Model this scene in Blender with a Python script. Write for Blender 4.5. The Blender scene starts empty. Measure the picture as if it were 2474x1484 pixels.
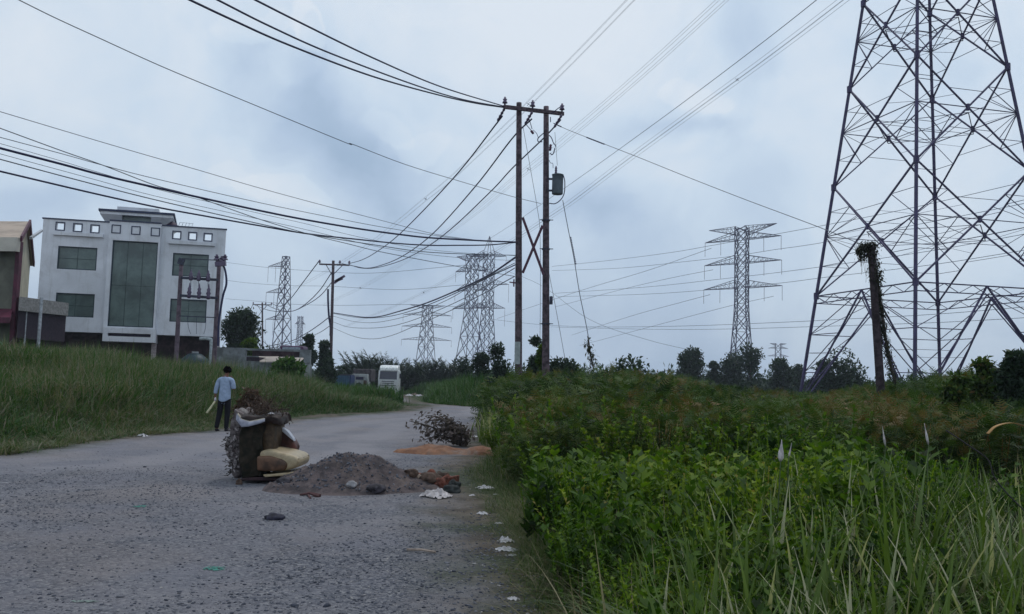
import bpy, bmesh, math, random
import numpy as np
from mathutils import Vector, Matrix
random.seed(7); RNG = np.random.default_rng(11)
S = bpy.context.scene
COL = S.collection
R = math.radians
# ------------------------------------------------------------------ camera
FPX = 2057.0; CZ = 1.65; HOR = 168.0; ROLL = 0.027
cam_d = bpy.data.cameras.new('camera'); cam = bpy.data.objects.new('camera', cam_d); COL.objects.link(cam)
cam_d.sensor_width = 36.0; cam_d.lens = 36.0*FPX/2473.0
cam_d.clip_start = 0.05; cam_d.clip_end = 12000
CM = Matrix.Rotation(math.pi/2 + math.atan(HOR/FPX), 4, 'X') @ Matrix.Rotation(math.atan(ROLL), 4, 'Z')
cam.matrix_world = Matrix.Translation((0, 0, CZ)) @ CM
S.camera = cam
CM3 = CM.to_3x3()
# ------------------------------------------------------------------ sun, sky, exposure
SUN_EL, SUN_ROT = R(62), R(25)          # sun high, ahead and to the right, behind cloud
S.view_settings.view_transform = 'Standard'; S.view_settings.look = 'None'
S.view_settings.exposure = 0.0; S.view_settings.gamma = 1.0
sd = bpy.data.lights.new('sun', 'SUN'); sun = bpy.data.objects.new('sun', sd); COL.objects.link(sun)
sd.energy = 1.0; sd.angle = R(10); sd.color = (1.0, 0.95, 0.88)
_dir = Vector((math.sin(SUN_ROT)*math.cos(SUN_EL), math.cos(SUN_ROT)*math.cos(SUN_EL), math.sin(SUN_EL)))
sun.rotation_euler = _dir.to_track_quat('Z', 'Y').to_euler()
sun.location = (0, 0, 60)

def raydir(px, py):
    return (CM3 @ Vector(((px-1236.5)/FPX, (742-py)/FPX, -1.0))).normalized()
def at(px, py, Y):
    d = raydir(px, py); k = Y/d.y
    return Vector((d.x*k, Y, CZ + d.z*k))
CMI = CM3.transposed()
def proj(P):
    q = CMI @ (Vector(P)-Vector((0, 0, CZ)))
    return 1236.5+FPX*q.x/-q.z, 742-FPX*q.y/-q.z
def smooth(a, b, x):
    t = np.clip((np.asarray(x, float)-a)/(b-a), 0, 1); return t*t*(3-2*t)

W = bpy.data.worlds.new('World'); S.world = W; W.use_nodes = True
NT = W.node_tree; NT.nodes.clear()
class NG:
    """small helper for wiring shader nodes"""
    def __init__(s, nt): s.nt = nt
    def n(s, t, **k):
        o = s.nt.nodes.new(t)
        for a, b in k.items(): setattr(o, a, b)
        return o
    def put(s, sock, v):
        if v is None: return
        if isinstance(v, bpy.types.NodeSocket): s.nt.links.new(v, sock)
        else: sock.default_value = v
    def m(s, op, a, b=None, c=None, clamp=False):
        o = s.n('ShaderNodeMath', operation=op, use_clamp=clamp)
        s.put(o.inputs[0], a); s.put(o.inputs[1], b); s.put(o.inputs[2], c); return o.outputs[0]
    def v(s, op, a, b=None):
        o = s.n('ShaderNodeVectorMath', operation=op); s.put(o.inputs[0], a); s.put(o.inputs[1], b)
        return o.outputs['Value'] if op in ('LENGTH', 'DISTANCE', 'DOT_PRODUCT') else o.outputs[0]
    def noise(s, vec, scale, detail=4, rough=.55, dist=0.0):
        o = s.n('ShaderNodeTexNoise'); s.put(o.inputs['Vector'], vec)
        o.inputs['Scale'].default_value = scale; o.inputs['Detail'].default_value = detail
        o.inputs['Roughness'].default_value = rough; o.inputs['Distortion'].default_value = dist
        return o.outputs['Fac']
    def ramp(s, fac, stops, interp='LINEAR'):
        o = s.n('ShaderNodeValToRGB'); s.put(o.inputs[0], fac); cr = o.color_ramp; cr.interpolation = interp
        while len(cr.elements) < len(stops): cr.elements.new(0.5)
        for e, (p, c) in zip(cr.elements, stops):
            e.position = p; e.color = (c[0], c[1], c[2], 1) if not isinstance(c, (int, float)) else (c, c, c, 1)
        return o.outputs[0]
    def mix(s, fac, a, b, mode='MIX'):
        o = s.n('ShaderNodeMix', data_type='RGBA', blend_type=mode)
        s.put(o.inputs[0], fac)
        for k, v in ((6, a), (7, b)):
            if isinstance(v, (tuple, list)): v = (v[0], v[1], v[2], 1)
            s.put(o.inputs[k], v)
        return o.outputs[2]
    def mr(s, x, a, b, c=0.0, d=1.0, sm=True):
        o = s.n('ShaderNodeMapRange'); o.interpolation_type = 'SMOOTHSTEP' if sm else 'LINEAR'
        s.put(o.inputs[0], x)
        for i, q in enumerate((a, b, c, d)): o.inputs[i+1].default_value = q
        return o.outputs[0]

g = NG(NT)
tc = g.n('ShaderNodeTexCoord'); DIRV = tc.outputs['Generated']
sky = g.n('ShaderNodeTexSky'); sky.sky_type = 'NISHITA'; sky.sun_disc = False
sky.sun_elevation = SUN_EL; sky.sun_rotation = SUN_ROT; sky.dust_density = 2.5; sky.air_density = 1.2
# clouds: brightness of an almost closed cloud cover, as a function of direction
nz = g.n('ShaderNodeTexNoise'); nz.inputs['Scale'].default_value = 6.0; nz.inputs['Detail'].default_value = 8
g.put(nz.inputs['Vector'], DIRV)
warp = g.v('MULTIPLY', g.v('SUBTRACT', nz.outputs['Color'], (0.5, 0.5, 0.5)), (0.16, 0.16, 0.16))
DW = g.v('ADD', DIRV, warp)
base = g.noise(DIRV, 3.2, 6, .55, .35)
val = g.mr(base, .36, .66, -.06, .06)
wisps = g.noise(DW, 7.0, 8, .6, .4)
lump_ = g.noise(DW, 4.0, 8, .55, .6)
val = g.m('ADD', val, g.mr(wisps, .38, .66, -.035, .04))
val = g.m('ADD', val, g.mr(lump_, .44, .58, -.03, .028))
def blob(val, px, py, rx, ry, rot, amp, soft=1.0):
    c = raydir(px, py); right = CM3 @ Vector((1, 0, 0)); up = CM3 @ Vector((0, 1, 0))
    a = R(rot); u = right*math.cos(a)+up*math.sin(a); w = up*math.cos(a)-right*math.sin(a)
    rel = g.v('SUBTRACT', DW, tuple(c))
    du = g.m('DIVIDE', g.v('DOT_PRODUCT', rel, tuple(u)), rx/FPX)
    dw = g.m('DIVIDE', g.v('DOT_PRODUCT', rel, tuple(w)), ry/FPX)
    dd = g.m('DIVIDE', g.v('DOT_PRODUCT', rel, tuple(c)), 0.6)
    r2 = g.m('ADD', g.m('ADD', g.m('MULTIPLY', du, du), g.m('MULTIPLY', dw, dw)), g.m('MULTIPLY', dd, dd))
    f = g.m('EXPONENT', g.m('MULTIPLY', r2, -1.0)) if soft else g.mr(r2, .7, 1.15, 1, 0)
    return g.m('ADD', val, g.m('MULTIPLY', f, amp))
for b in [(830, 330, 210, 105, -62, -.20), (960, 450, 150, 70, -35, -.10), (600, 130, 120, 55, 70, -.09), (770, 190, 60, 120, 0, -.07),
          (580, 270, 60, 90, 0, -.05), (1610, 300, 105, 38, 8, -.19), (1500, 525, 120, 62, -25, -.19), (1350, 470, 110, 50, 0, -.08), (1800, 40, 140, 55, -25, -.12),
          (2160, 190, 90, 130, 10, -.06), (60, 475, 150, 35, 5, -.11), (270, 480, 120, 40, 20, -.06), (870, 590, 260, 45, -6, -.10), (2060, 420, 120, 160, 0, -.05),
          (1070, 620, 160, 60, 0, -.05), (450, 560, 170, 40, 0, .04), (1120, 330, 140, 90, -30, .06), (1640, 215, 110, 45, -8, .07), (700, 480, 200, 60, -12, .06), (250, 150, 500, 260, 0, .05),
          (1250, 80, 300, 130, 0, .03), (1450, 400, 110, 60, -20, .05), (625, 115, 60, 45, 0, -.06), (775, 160, 50, 70, 0, -.06), (840, 60, 60, 60, 0, -.05)]:
    val = blob(val, *b)
for b in [(748, 62, 56, 50, 0, .10, 0), (760, 85, 44, 48, 0, -.055, 0), (720, 120, 70, 70, 0, .04, 0), (610, 40, 75, 40, 20, .05, 0), (930, 270, 60, 45, -20, .05, 0), (1000, 330, 70, 50, 0, .045, 0), (720, 470, 80, 40, -10, .05, 0), (600, 440, 70, 35, 0, .04, 0), (1640, 215, 80, 35, 0, .05, 0)]:
    val = blob(val, *b)
sep = g.n('ShaderNodeSeparateXYZ'); g.put(sep.inputs[0], DIRV)
elev = sep.outputs['Z']
grad = g.ramp(elev, [(0.0, .69), (.08, .76), (.2, .85), (.45, .955), (1.0, .86)])
bright = g.m('ADD', grad, g.m('MULTIPLY', val, .95))
SKYMUL = 9.4
ccol = g.ramp(bright, [(.25, (.17, .275, .43)), (.5, (.335, .47, .65)), (.68, (.50, .635, .82)), (.85, (.655, .785, .93)), (1.0, (.80, .88, .97))])
ccol = g.mix(1.0, ccol, (SKYMUL, SKYMUL, SKYMUL), 'MULTIPLY')
skyc = g.mix(0.93, sky.outputs[0], ccol)
bg = g.n('ShaderNodeBackground'); g.put(bg.inputs[0], skyc); bg.inputs[1].default_value = 0.1
wo = g.n('ShaderNodeOutputWorld'); NT.links.new(bg.outputs[0], wo.inputs[0])

# ------------------------------------------------------------------ helpers: objects, tags, meshes
def tag(o, label=None, cat=None, group=None, kind=None):
    if label: o['label'] = label
    if cat: o['category'] = cat
    if group: o['group'] = group
    if kind: o['kind'] = kind
    return o
def empty(name, loc, label=None, cat=None, group=None, rz=0.0):
    o = bpy.data.objects.new(name, None); COL.objects.link(o); o.location = loc; o.rotation_euler[2] = rz
    o.empty_display_size = .2
    return tag(o, label, cat, group)
def wloc(o):
    v = Vector((0, 0, 0))
    while o is not None: v += o.location; o = o.parent
    return v
def copy_tree(o, parent=None):
    c = o.copy(); COL.objects.link(c); c.parent = parent
    for ch in o.children: copy_tree(ch, c)
    return c
def finish(me, name, mat, parent, smooth_=False, loc=None):
    o = bpy.data.objects.new(name, me); COL.objects.link(o)
    if mat is not None: me.materials.append(mat)
    if smooth_: me.polygons.foreach_set('use_smooth', [True]*len(me.polygons))
    if parent is not None:
        me.transform(Matrix.Translation(-wloc(parent))); o.parent = parent
    elif loc is not None:
        me.transform(Matrix.Translation(-Vector(loc))); o.location = loc
    me.update()
    return o
class MB:
    def __init__(s): s.v = []; s.f = []
    def add(s, vs, fs):
        b = len(s.v); s.v += [tuple(p) for p in vs]; s.f += [tuple(b+i for i in f) for f in fs]; return s
    def hexa(s, p):   # eight corners: bottom four, top four
        return s.add(p, [(3, 2, 1, 0), (4, 5, 6, 7), (0, 1, 5, 4), (1, 2, 6, 5), (2, 3, 7, 6), (3, 0, 4, 7)])
    def box(s, c, size, M=None):
        x, y, z = (q/2 for q in size)
        P = [Vector(q) for q in ((-x, -y, -z), (x, -y, -z), (x, y, -z), (-x, y, -z), (-x, -y, z), (x, -y, z), (x, y, z), (-x, y, z))]
        if M is not None: P = [M @ q for q in P]
        return s.hexa([q+Vector(c) for q in P])
    def beam(s, p, q, w, h=None, up=(0, 0, 1)):
        p = Vector(p); q = Vector(q); d = (q-p)
        if d.length < 1e-6: return s
        d.normalize(); h = h or w; up = Vector(up)
        if abs(d.dot(up)) > .97: up = Vector((1, 0, 0))
        a = d.cross(up).normalized()*(w/2); b = a.cross(d).normalized()*(h/2)
        return s.hexa([p-a-b, p+a-b, q+a-b, q-a-b, p-a+b, p+a+b, q+a+b, q-a+b])
    def angle(s, p, q, w):   # rolled steel member drawn as a flat bar
        return s.beam(p, q, w, w*.55)
    def tube(s, pts, r, n=6, cap=True):
        pts = [Vector(p) for p in pts]; m = len(pts)
        rr = r if isinstance(r, (list, tuple)) else [r]*m
        b = len(s.v); prev = None
        for i, p in enumerate(pts):
            d = (pts[min(i+1, m-1)]-pts[max(i-1, 0)])
            d = d.normalized() if d.length > 1e-9 else Vector((0, 0, 1))
            if prev is None:
                a = d.orthogonal().normalized()
            else:
                a = (prev-d*prev.dot(d)); a = a.normalized() if a.length > 1e-6 else d.orthogonal().normalized()
            prev = a; c = d.cross(a)
            for k in range(n):
                t = 2*math.pi*k/n; s.v.append(tuple(p+(a*math.cos(t)+c*math.sin(t))*rr[i]))
        for i in range(m-1):
            for k in range(n):
                s.f.append((b+i*n+k, b+i*n+(k+1) % n, b+(i+1)*n+(k+1) % n, b+(i+1)*n+k))
        if cap:
            s.f.append(tuple(b+k for k in range(n))[::-1]); s.f.append(tuple(b+(m-1)*n+k for k in range(n)))
        return s
    def prism(s, poly, vec):  # planar polygon extruded along vec
        n = len(poly); P = [Vector(p) for p in poly]; Q = [p+Vector(vec) for p in P]
        return s.add(P+Q, [tuple(range(n))[::-1], tuple(range(n, 2*n))]+[(i, (i+1) % n, n+(i+1) % n, n+i) for i in range(n)])
    def quad(s, *p): return s.add(p, [(0, 1, 2, 3)])
    def build(s, name, mat, parent=None, smooth_=False, loc=None, bevel=0, seg=2, fixn=True):
        me = bpy.data.meshes.new(name); me.from_pydata(s.v, [], s.f)
        if fixn or bevel:
            bm = bmesh.new(); bm.from_mesh(me)
            if bevel:
                bmesh.ops.remove_doubles(bm, verts=bm.verts, dist=1e-5)
            bmesh.ops.recalc_face_normals(bm, faces=bm.faces)
            if bevel:
                bmesh.ops.bevel(bm, geom=list(bm.edges), offset=bevel, segments=seg, affect='EDGES', profile=.6)
            bm.to_mesh(me); bm.free()
        return finish(me, name, mat, parent, smooth_, loc)
def npmesh(name, V, Q, mat, tint=None, parent=None, smooth_=False):
    V = np.asarray(V, np.float32).reshape(-1, 3); Q = np.asarray(Q, np.int32).reshape(-1, 4)
    me = bpy.data.meshes.new(name)
    me.vertices.add(len(V)); me.vertices.foreach_set('co', V.ravel())
    me.loops.add(Q.size); me.loops.foreach_set('vertex_index', Q.ravel())
    me.polygons.add(len(Q)); me.polygons.foreach_set('loop_start', np.arange(0, Q.size, 4, dtype=np.int32))
    if tint is not None:
        at_ = me.attributes.new('tint', 'FLOAT', 'POINT'); at_.data.foreach_set('value', np.asarray(tint, np.float32).ravel())
    me.update(calc_edges=True); me.validate()
    if smooth_: me.polygons.foreach_set('use_smooth', np.ones(len(Q), bool))
    o = bpy.data.objects.new(name, me); COL.objects.link(o); me.materials.append(mat)
    if parent is not None: o.parent = parent
    return o
def catmull(pts, sub=8):
    P = [Vector(p) for p in pts]; P = [P[0]*2-P[1]]+P+[P[-1]*2-P[-2]]; out = []
    for i in range(1, len(P)-2):
        a, b, c, d = P[i-1:i+3]
        for k in range(sub):
            t = k/sub
            out.append(.5*((2*b)+(c-a)*t+(2*a-5*b+4*c-d)*t*t+(3*b-a-3*c+d)*t**3))
    out.append(P[-2]); return out
def icos(r=(1, 1, 1), sub=2, seed=0, amp=.2, freq=1.5, c=(0, 0, 0), flat=None):
    bm = bmesh.new(); bmesh.ops.create_icosphere(bm, subdivisions=sub, radius=1.0)
    from mathutils import noise as mn
    for v in bm.verts:
        k = 1+amp*mn.noise(v.co*freq+Vector((seed*3.1, seed*1.7, 0)))*2
        v.co = Vector((v.co.x*r[0]*k+c[0], v.co.y*r[1]*k+c[1], v.co.z*r[2]*k+c[2]))
        if flat is not None and v.co.z < flat: v.co.z = flat
    vs = [v.co.copy() for v in bm.verts]; fs = [tuple(w.index for w in f.verts) for f in bm.faces]; bm.free()
    return vs, fs

# ------------------------------------------------------------------ materials
MATS = {}
def mat(name, col=(.5, .5, .5), rough=.8, metal=0.0, var=.15, scale=8.0, bump=0.0, bscale=30.0, spec=.3, col2=None, dirt=None, coords='Object'):
    if name in MATS: return MATS[name]
    m = bpy.data.materials.new(name); m.use_nodes = True; nt = m.node_tree; q = NG(nt)
    bs = nt.nodes['Principled BSDF']; co = q.n('ShaderNodeTexCoord').outputs[coords]
    nzz = q.noise(co, scale, 5, .6, .3)
    c2 = col2 or tuple(max(0, c*(1-var*2)) for c in col)
    base = q.mix(q.mr(nzz, .35, .65), c2, tuple(min(1, c*(1+var)) for c in col))
    if dirt:
        base = q.mix(q.m('MULTIPLY', q.mr(q.noise(co, dirt[1], 6, .7, .6), .48, .68), dirt[2]), base, dirt[0])
    q.put(bs.inputs['Base Color'], base); bs.inputs['Roughness'].default_value = rough
    bs.inputs['Metallic'].default_value = metal; bs.inputs['Specular IOR Level'].default_value = spec
    if name == 'white_painted_wall':   # rain streaks and grime running down the render
        mp = q.n('ShaderNodeMapping'); q.put(mp.inputs[0], co); mp.inputs['Scale'].default_value = (2.2, 2.2, .16)
        q.put(bs.inputs['Base Color'], q.mix(q.m('MULTIPLY', q.mr(q.noise(mp.outputs[0], 1.6, 5, .65), .50, .72), .5), base, (.48, .49, .50)))
    if bump:
        bn = q.n('ShaderNodeBump'); bn.inputs['Strength'].default_value = 1.0; bn.inputs['Distance'].default_value = bump
        q.put(bn.inputs['Height'], q.noise(co, bscale, 6, .65)); nt.links.new(bn.outputs[0], bs.inputs['Normal'])
    MATS[name] = m; return m
def leafmat(name, stops, rough=.55, trans=.3, patch=(.5, .0), spec=.25):
    """foliage: colour by each leaf's own random tint, shifted in patches over the ground"""
    m = bpy.data.materials.new(name); m.use_nodes = True; nt = m.node_tree; q = NG(nt)
    bs = nt.nodes['Principled BSDF']; out = nt.nodes['Material Output']
    a = q.n('ShaderNodeAttribute'); a.attribute_name = 'tint'
    geo = q.n('ShaderNodeNewGeometry')
    pn = q.noise(geo.outputs['Position'], patch[0], 3, .6)
    f = q.m('ADD', a.outputs['Fac'], q.m('MULTIPLY', q.m('SUBTRACT', pn, .5), patch[1]), clamp=True)
    c = q.ramp(f, stops)
    q.put(bs.inputs['Base Color'], c); bs.inputs['Roughness'].default_value = rough
    bs.inputs['Specular IOR Level'].default_value = spec
    tr = q.n('ShaderNodeBsdfTranslucent'); q.put(tr.inputs[0], q.mix(1.0, c, (1.15, 1.25, .7), 'MULTIPLY'))
    mx = q.n('ShaderNodeMixShader'); mx.inputs[0].default_value = trans
    nt.links.new(bs.outputs[0], mx.inputs[1]); nt.links.new(tr.outputs[0], mx.inputs[2]); nt.links.new(mx.outputs[0], out.inputs['Surface'])
    MATS[name] = m; return m

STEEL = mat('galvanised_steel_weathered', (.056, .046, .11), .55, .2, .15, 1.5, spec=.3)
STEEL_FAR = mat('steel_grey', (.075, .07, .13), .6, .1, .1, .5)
WOODP = mat('timber_pole_wood', (.10, .072, .085), .85, 0, .3, 6, .004, 40)
CABLE = mat('black_cable_sheath', (.02, .022, .075), .5, 0, .1, 4)
WIRE = mat('bare_aluminium_wire', (.11, .125, .16), .5, .2, .1, 4)
HVW = mat('conductor_wire', (.12, .15, .20), .5, .2, .05, 4)
CERAM = mat('insulator_porcelain', (.09, .06, .12), .3, 0, .15, 8, spec=.5)
DARKM = mat('dark_painted_iron', (.045, .05, .08), .6, .1, .2, 5)
WHITEW = mat('white_painted_wall', (.70, .72, .77), .85, 0, .05, .35, dirt=((.42, .42, .43), .8, .35))
TRIMB = mat('dark_blue_coping', (.03, .04, .09), .6)
CONC = mat('grey_concrete', (.20, .22, .23), .9, 0, .2, 1.2, .006, 12, dirt=((.08, .09, .09), 1.5, .6))
BROWNW = mat('recess_shade_brown', (.05, .028, .035), .85, 0, .3, 2)  # shade of the recesses painted as a dark brown
CREAM = mat('cream_sheet_wall', (.42, .39, .30), .8, 0, .1, .8, dirt=((.2, .17, .14), 1.0, .5))
OLIVE = mat('grey_olive_sheet_wall', (.15, .15, .12), .85, 0, .15, .8)
TANROOF = mat('tan_metal_roof', (.40, .31, .24), .6, .1, .12, .7)
DKRED = mat('dark_red_trim', (.085, .015, .035), .55, 0, .2, 2)
# ------------------------------------------------------------------ terrain
def dip(y): return -1.05*smooth(40, 100, y)
def gp(px, py):
    d = raydir(px, py); z = 0.0
    for _ in range(30):
        k = (z-CZ)/d.z if d.z < -1e-5 else 4000; y = d.y*k; z = float(dip(y))
    return Vector((d.x*k, d.y*k, z))
LEDGE = [gp(*p) for p in ((0, 1100), (150, 1078), (300, 1056), (510, 1040), (600, 1028), (700, 1016), (850, 1003), (985, 994))]
REDGE = [gp(*p) for p in ((1220, 1478), (1196, 1350), (1150, 1275), (1132, 1205), (1110, 1165), (1104, 1132), (1150, 1096), (1162, 1060), (1165, 1030))]
LE2 = [(-45., 4.), (-24., 9.5), (-14., 13.2)]+[(p.x, p.y) for p in LEDGE]
FAR = [gp(1150, 984), gp(1060, 977), gp(1000, 972)]
TRK = [gp(975, 964), gp(966, 957)]
road_poly = [(.5, -30), (.3, 2.5)]+[(p.x, p.y) for p in REDGE]+[(-.2, 33), (2.5, 40), (9, 47), (18, 50), (30, 51), (30, 58), (16, 58), (6, 55)]+[(p.x, p.y) for p in FAR]+ \
    [(p.x+.6, p.y) for p in TRK]+[(-15.5, 118), (-20.5, 118), (TRK[1].x-3.2, TRK[1].y), (TRK[0].x-2.6, TRK[0].y-8), (LEDGE[-1].x+.3, LEDGE[-1].y+8)]+LE2[::-1]+[(-45, -30)]
RP = np.array(road_poly, float)
def road_sd(x, y):
    """signed distance to the road outline, negative on the road"""
    x = np.asarray(x, float); y = np.asarray(y, float); dmin = np.full(x.shape, 1e9); ins = np.zeros(x.shape, bool)
    n = len(RP)
    for i in range(n):
        a = RP[i]; b = RP[(i+1) % n]; e = b-a
        t = np.clip(((x-a[0])*e[0]+(y-a[1])*e[1])/(e@e), 0, 1)
        dmin = np.minimum(dmin, np.hypot(x-a[0]-t*e[0], y-a[1]-t*e[1]))
        if a[1] != b[1]:
            c = ((a[1] > y) != (b[1] > y)) & (x < (b[0]-a[0])*(y-a[1])/(b[1]-a[1])+a[0]); ins ^= c
    return np.where(ins, -dmin, dmin)
_ly = np.array([p[1] for p in LE2]); _lx = np.array([p[0] for p in LE2])
def left_t(x, y):
    xe = np.interp(y, _ly, _lx); return np.where(y < 60, (xe-x)*.72, 0)
def wav(x, y):
    return .5*np.sin(x*.61+1.3*np.sin(y*.37))+.3*np.sin(y*.83+x*.29)+.2*np.sin(x*1.7-y*1.3)
def zg(x, y):
    x = np.asarray(x, float); y = np.asarray(y, float)
    t = left_t(x, y); bank = 1.7*smooth(.6, 11, t)*(1-smooth(36, 48, y))
    s = road_sd(x, y)
    bump = .07*wav(x*1.3, y*1.3)*smooth(.3, 3, s)
    ruts = .012*wav(x*2.1+3, y*1.6)*smooth(0, 1, -s)
    ditch = -.10*smooth(.2, 1.2, s)*(1-smooth(1.6, 3.5, s))*(x > -1)
    return dip(y)+bank+bump+ruts+ditch
def zg1(x, y): return float(zg(np.array([x]), np.array([y]))[0])

NA, NR = 420, 230
rad = np.concatenate([[0], .6*np.exp(np.linspace(0, math.log(5000/.6), NR-1))])
ang = np.linspace(0, 2*np.pi, NA, endpoint=False)
AA, RR = np.meshgrid(ang, rad); GX = RR*np.sin(AA); GY = RR*np.cos(AA)
GZ = zg(GX.ravel(), GY.ravel()).reshape(GX.shape); GSD = road_sd(GX.ravel(), GY.ravel()).reshape(GX.shape)
idx = np.arange(NR*NA).reshape(NR, NA)
Q = np.stack([idx[:-1], np.roll(idx, -1, 1)[:-1], np.roll(idx, -1, 1)[1:], idx[1:]], -1).reshape(-1, 4)
def groundmat(name, road):
    m = bpy.data.materials.new(name); m.use_nodes = True; nt = m.node_tree; q = NG(nt); bs = nt.nodes['Principled BSDF']
    P = q.n('ShaderNodeNewGeometry').outputs['Position']; a = q.n('ShaderNodeAttribute'); a.attribute_name = 'edge'
    e = q.m('ADD', a.outputs['Fac'], q.m('MULTIPLY', q.m('SUBTRACT', q.noise(P, 1.3, 6, .65), .5), 1.5))
    soil = q.mix(q.mr(q.noise(P, 2.2, 6, .6), .35, .65), (.075, .062, .048), (.15, .125, .10))
    soil = q.mix(q.mr(q.noise(P, .5, 4, .6), .42, .6), soil, (.05, .062, .035))
    soil = q.mix(q.mr(q.noise(P, 11, 4, .7), .55, .75), soil, (.20, .19, .17))
    # gravel: fine stones, larger stones, dusty wheel tracks
    v1 = q.n('ShaderNodeTexVoronoi'); v1.inputs['Scale'].default_value = 42; q.put(v1.inputs['Vector'], P)
    v2 = q.n('ShaderNodeTexVoronoi'); v2.inputs['Scale'].default_value = 15; q.put(v2.inputs['Vector'], P)
    s1 = q.n('ShaderNodeSeparateColor'); q.put(s1.inputs[0], v1.outputs['Color'])
    s2 = q.n('ShaderNodeSeparateColor'); q.put(s2.inputs[0], v2.outputs['Color'])
    gcol = q.ramp(s1.outputs[0], [(0, (.06, .065, .085)), (.35, (.125, .13, .155)), (.75, (.175, .175, .195)), (1, (.27, .265, .275))])
    dust = q.mix(q.mr(q.noise(P, .55, 5, .6, .8), .38, .62), (.185, .185, .215), (.255, .24, .252))
    al = q.n('ShaderNodeAttribute'); al.attribute_name = 'left_edge'   # metres in from the left edge of the road
    inner = q.mr(q.m('ADD', al.outputs['Fac'], q.m('MULTIPLY', q.m('SUBTRACT', q.noise(P, .4, 5, .6), .5), 6.0)), 3.2, 6.2)
    gravm = q.m('MULTIPLY', q.mr(q.noise(P, .8, 6, .65, .6), .36, .60, .35, 1.0), q.mr(inner, 0, 1, .3, 1.0))
    col = q.mix(gravm, dust, gcol)
    big = q.m('MULTIPLY', q.mr(s2.outputs[1], .80, .86), q.mr(v2.outputs['Distance'], .45, .28))
    big = q.m('MULTIPLY', big, q.mr(q.noise(P, .7, 4, .6), .44, .58))
    col = q.mix(q.m('MULTIPLY', big, .8), col, (.07, .075, .09))
    col = q.mix(q.mr(q.noise(P, .33, 4, .55), .50, .64, 0, .3), col, (.225, .19, .175))
    # wheel tracks follow the road: bands of the distance to its edge
    tr = q.m('SINE', q.m('MULTIPLY', q.m('ADD', a.outputs['Fac'], q.m('MULTIPLY', q.noise(P, .25, 3, .5), 1.5)), 2.4))
    col = q.mix(q.m('MULTIPLY', q.mr(tr, .1, .9, .15, .6), q.mr(inner, 0, 1, 1, .25)), col, (.28, .27, .29))
    if road: col = q.mix(q.mr(e, -1.0, .15), col, soil)
    else: col = q.mix(q.mr(e, -1.0, .15), (.2, .2, .21), soil)
    q.put(bs.inputs['Base Color'], col); bs.inputs['Roughness'].default_value = .92; bs.inputs['Specular IOR Level'].default_value = .15
    hgt = q.m('ADD', q.m('MULTIPLY', q.m('SUBTRACT', 1.0, v1.outputs['Distance']), .5), q.m('ADD', q.m('MULTIPLY', q.noise(P, 16, 6, .7), 1.6), q.m('MULTIPLY', q.noise(P, 3.2, 5, .6), 3.5)))
    bn = q.n('ShaderNodeBump'); bn.inputs['Distance'].default_value = .032; bn.inputs['Strength'].default_value = .9
    q.put(bn.inputs['Height'], hgt); nt.links.new(bn.outputs[0], bs.inputs['Normal'])
    return m
GROUNDM = groundmat('soil', False); ROADM = groundmat('road_gravel', True)
GV = np.stack([GX, GY, GZ], -1).reshape(-1, 3)
gsd = GSD.ravel()
fsd = gsd[Q].min(1)
keep = fsd < 1.0
GLT = -left_t(GX.ravel(), GY.ravel())
gnd = npmesh('ground', GV-np.where(gsd < .6, .012, 0)[:, None]*np.array([0, 0, 1]), Q, GROUNDM, None, smooth_=True)
a_ = gnd.data.attributes.new('edge', 'FLOAT', 'POINT'); a_.data.foreach_set('value', gsd.astype(np.float32))
a_ = gnd.data.attributes.new('left_edge', 'FLOAT', 'POINT'); a_.data.foreach_set('value', GLT.astype(np.float32))
tag(gnd, kind='structure')
QR = Q[keep & (np.hypot(GX, GY).ravel()[Q].max(1) < 140)]
used, inv = np.unique(QR, return_inverse=True)
rd = npmesh('road', GV[used]+np.array([0, 0, .012])-np.where(gsd[used] > .9, .05, 0)[:, None]*np.array([0, 0, 1]), inv.reshape(-1, 4), ROADM, None, smooth_=True)
a_ = rd.data.attributes.new('edge', 'FLOAT', 'POINT'); a_.data.foreach_set('value', gsd[used].astype(np.float32))
a_ = rd.data.attributes.new('left_edge', 'FLOAT', 'POINT'); a_.data.foreach_set('value', GLT[used].astype(np.float32))
tag(rd, kind='structure')

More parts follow.
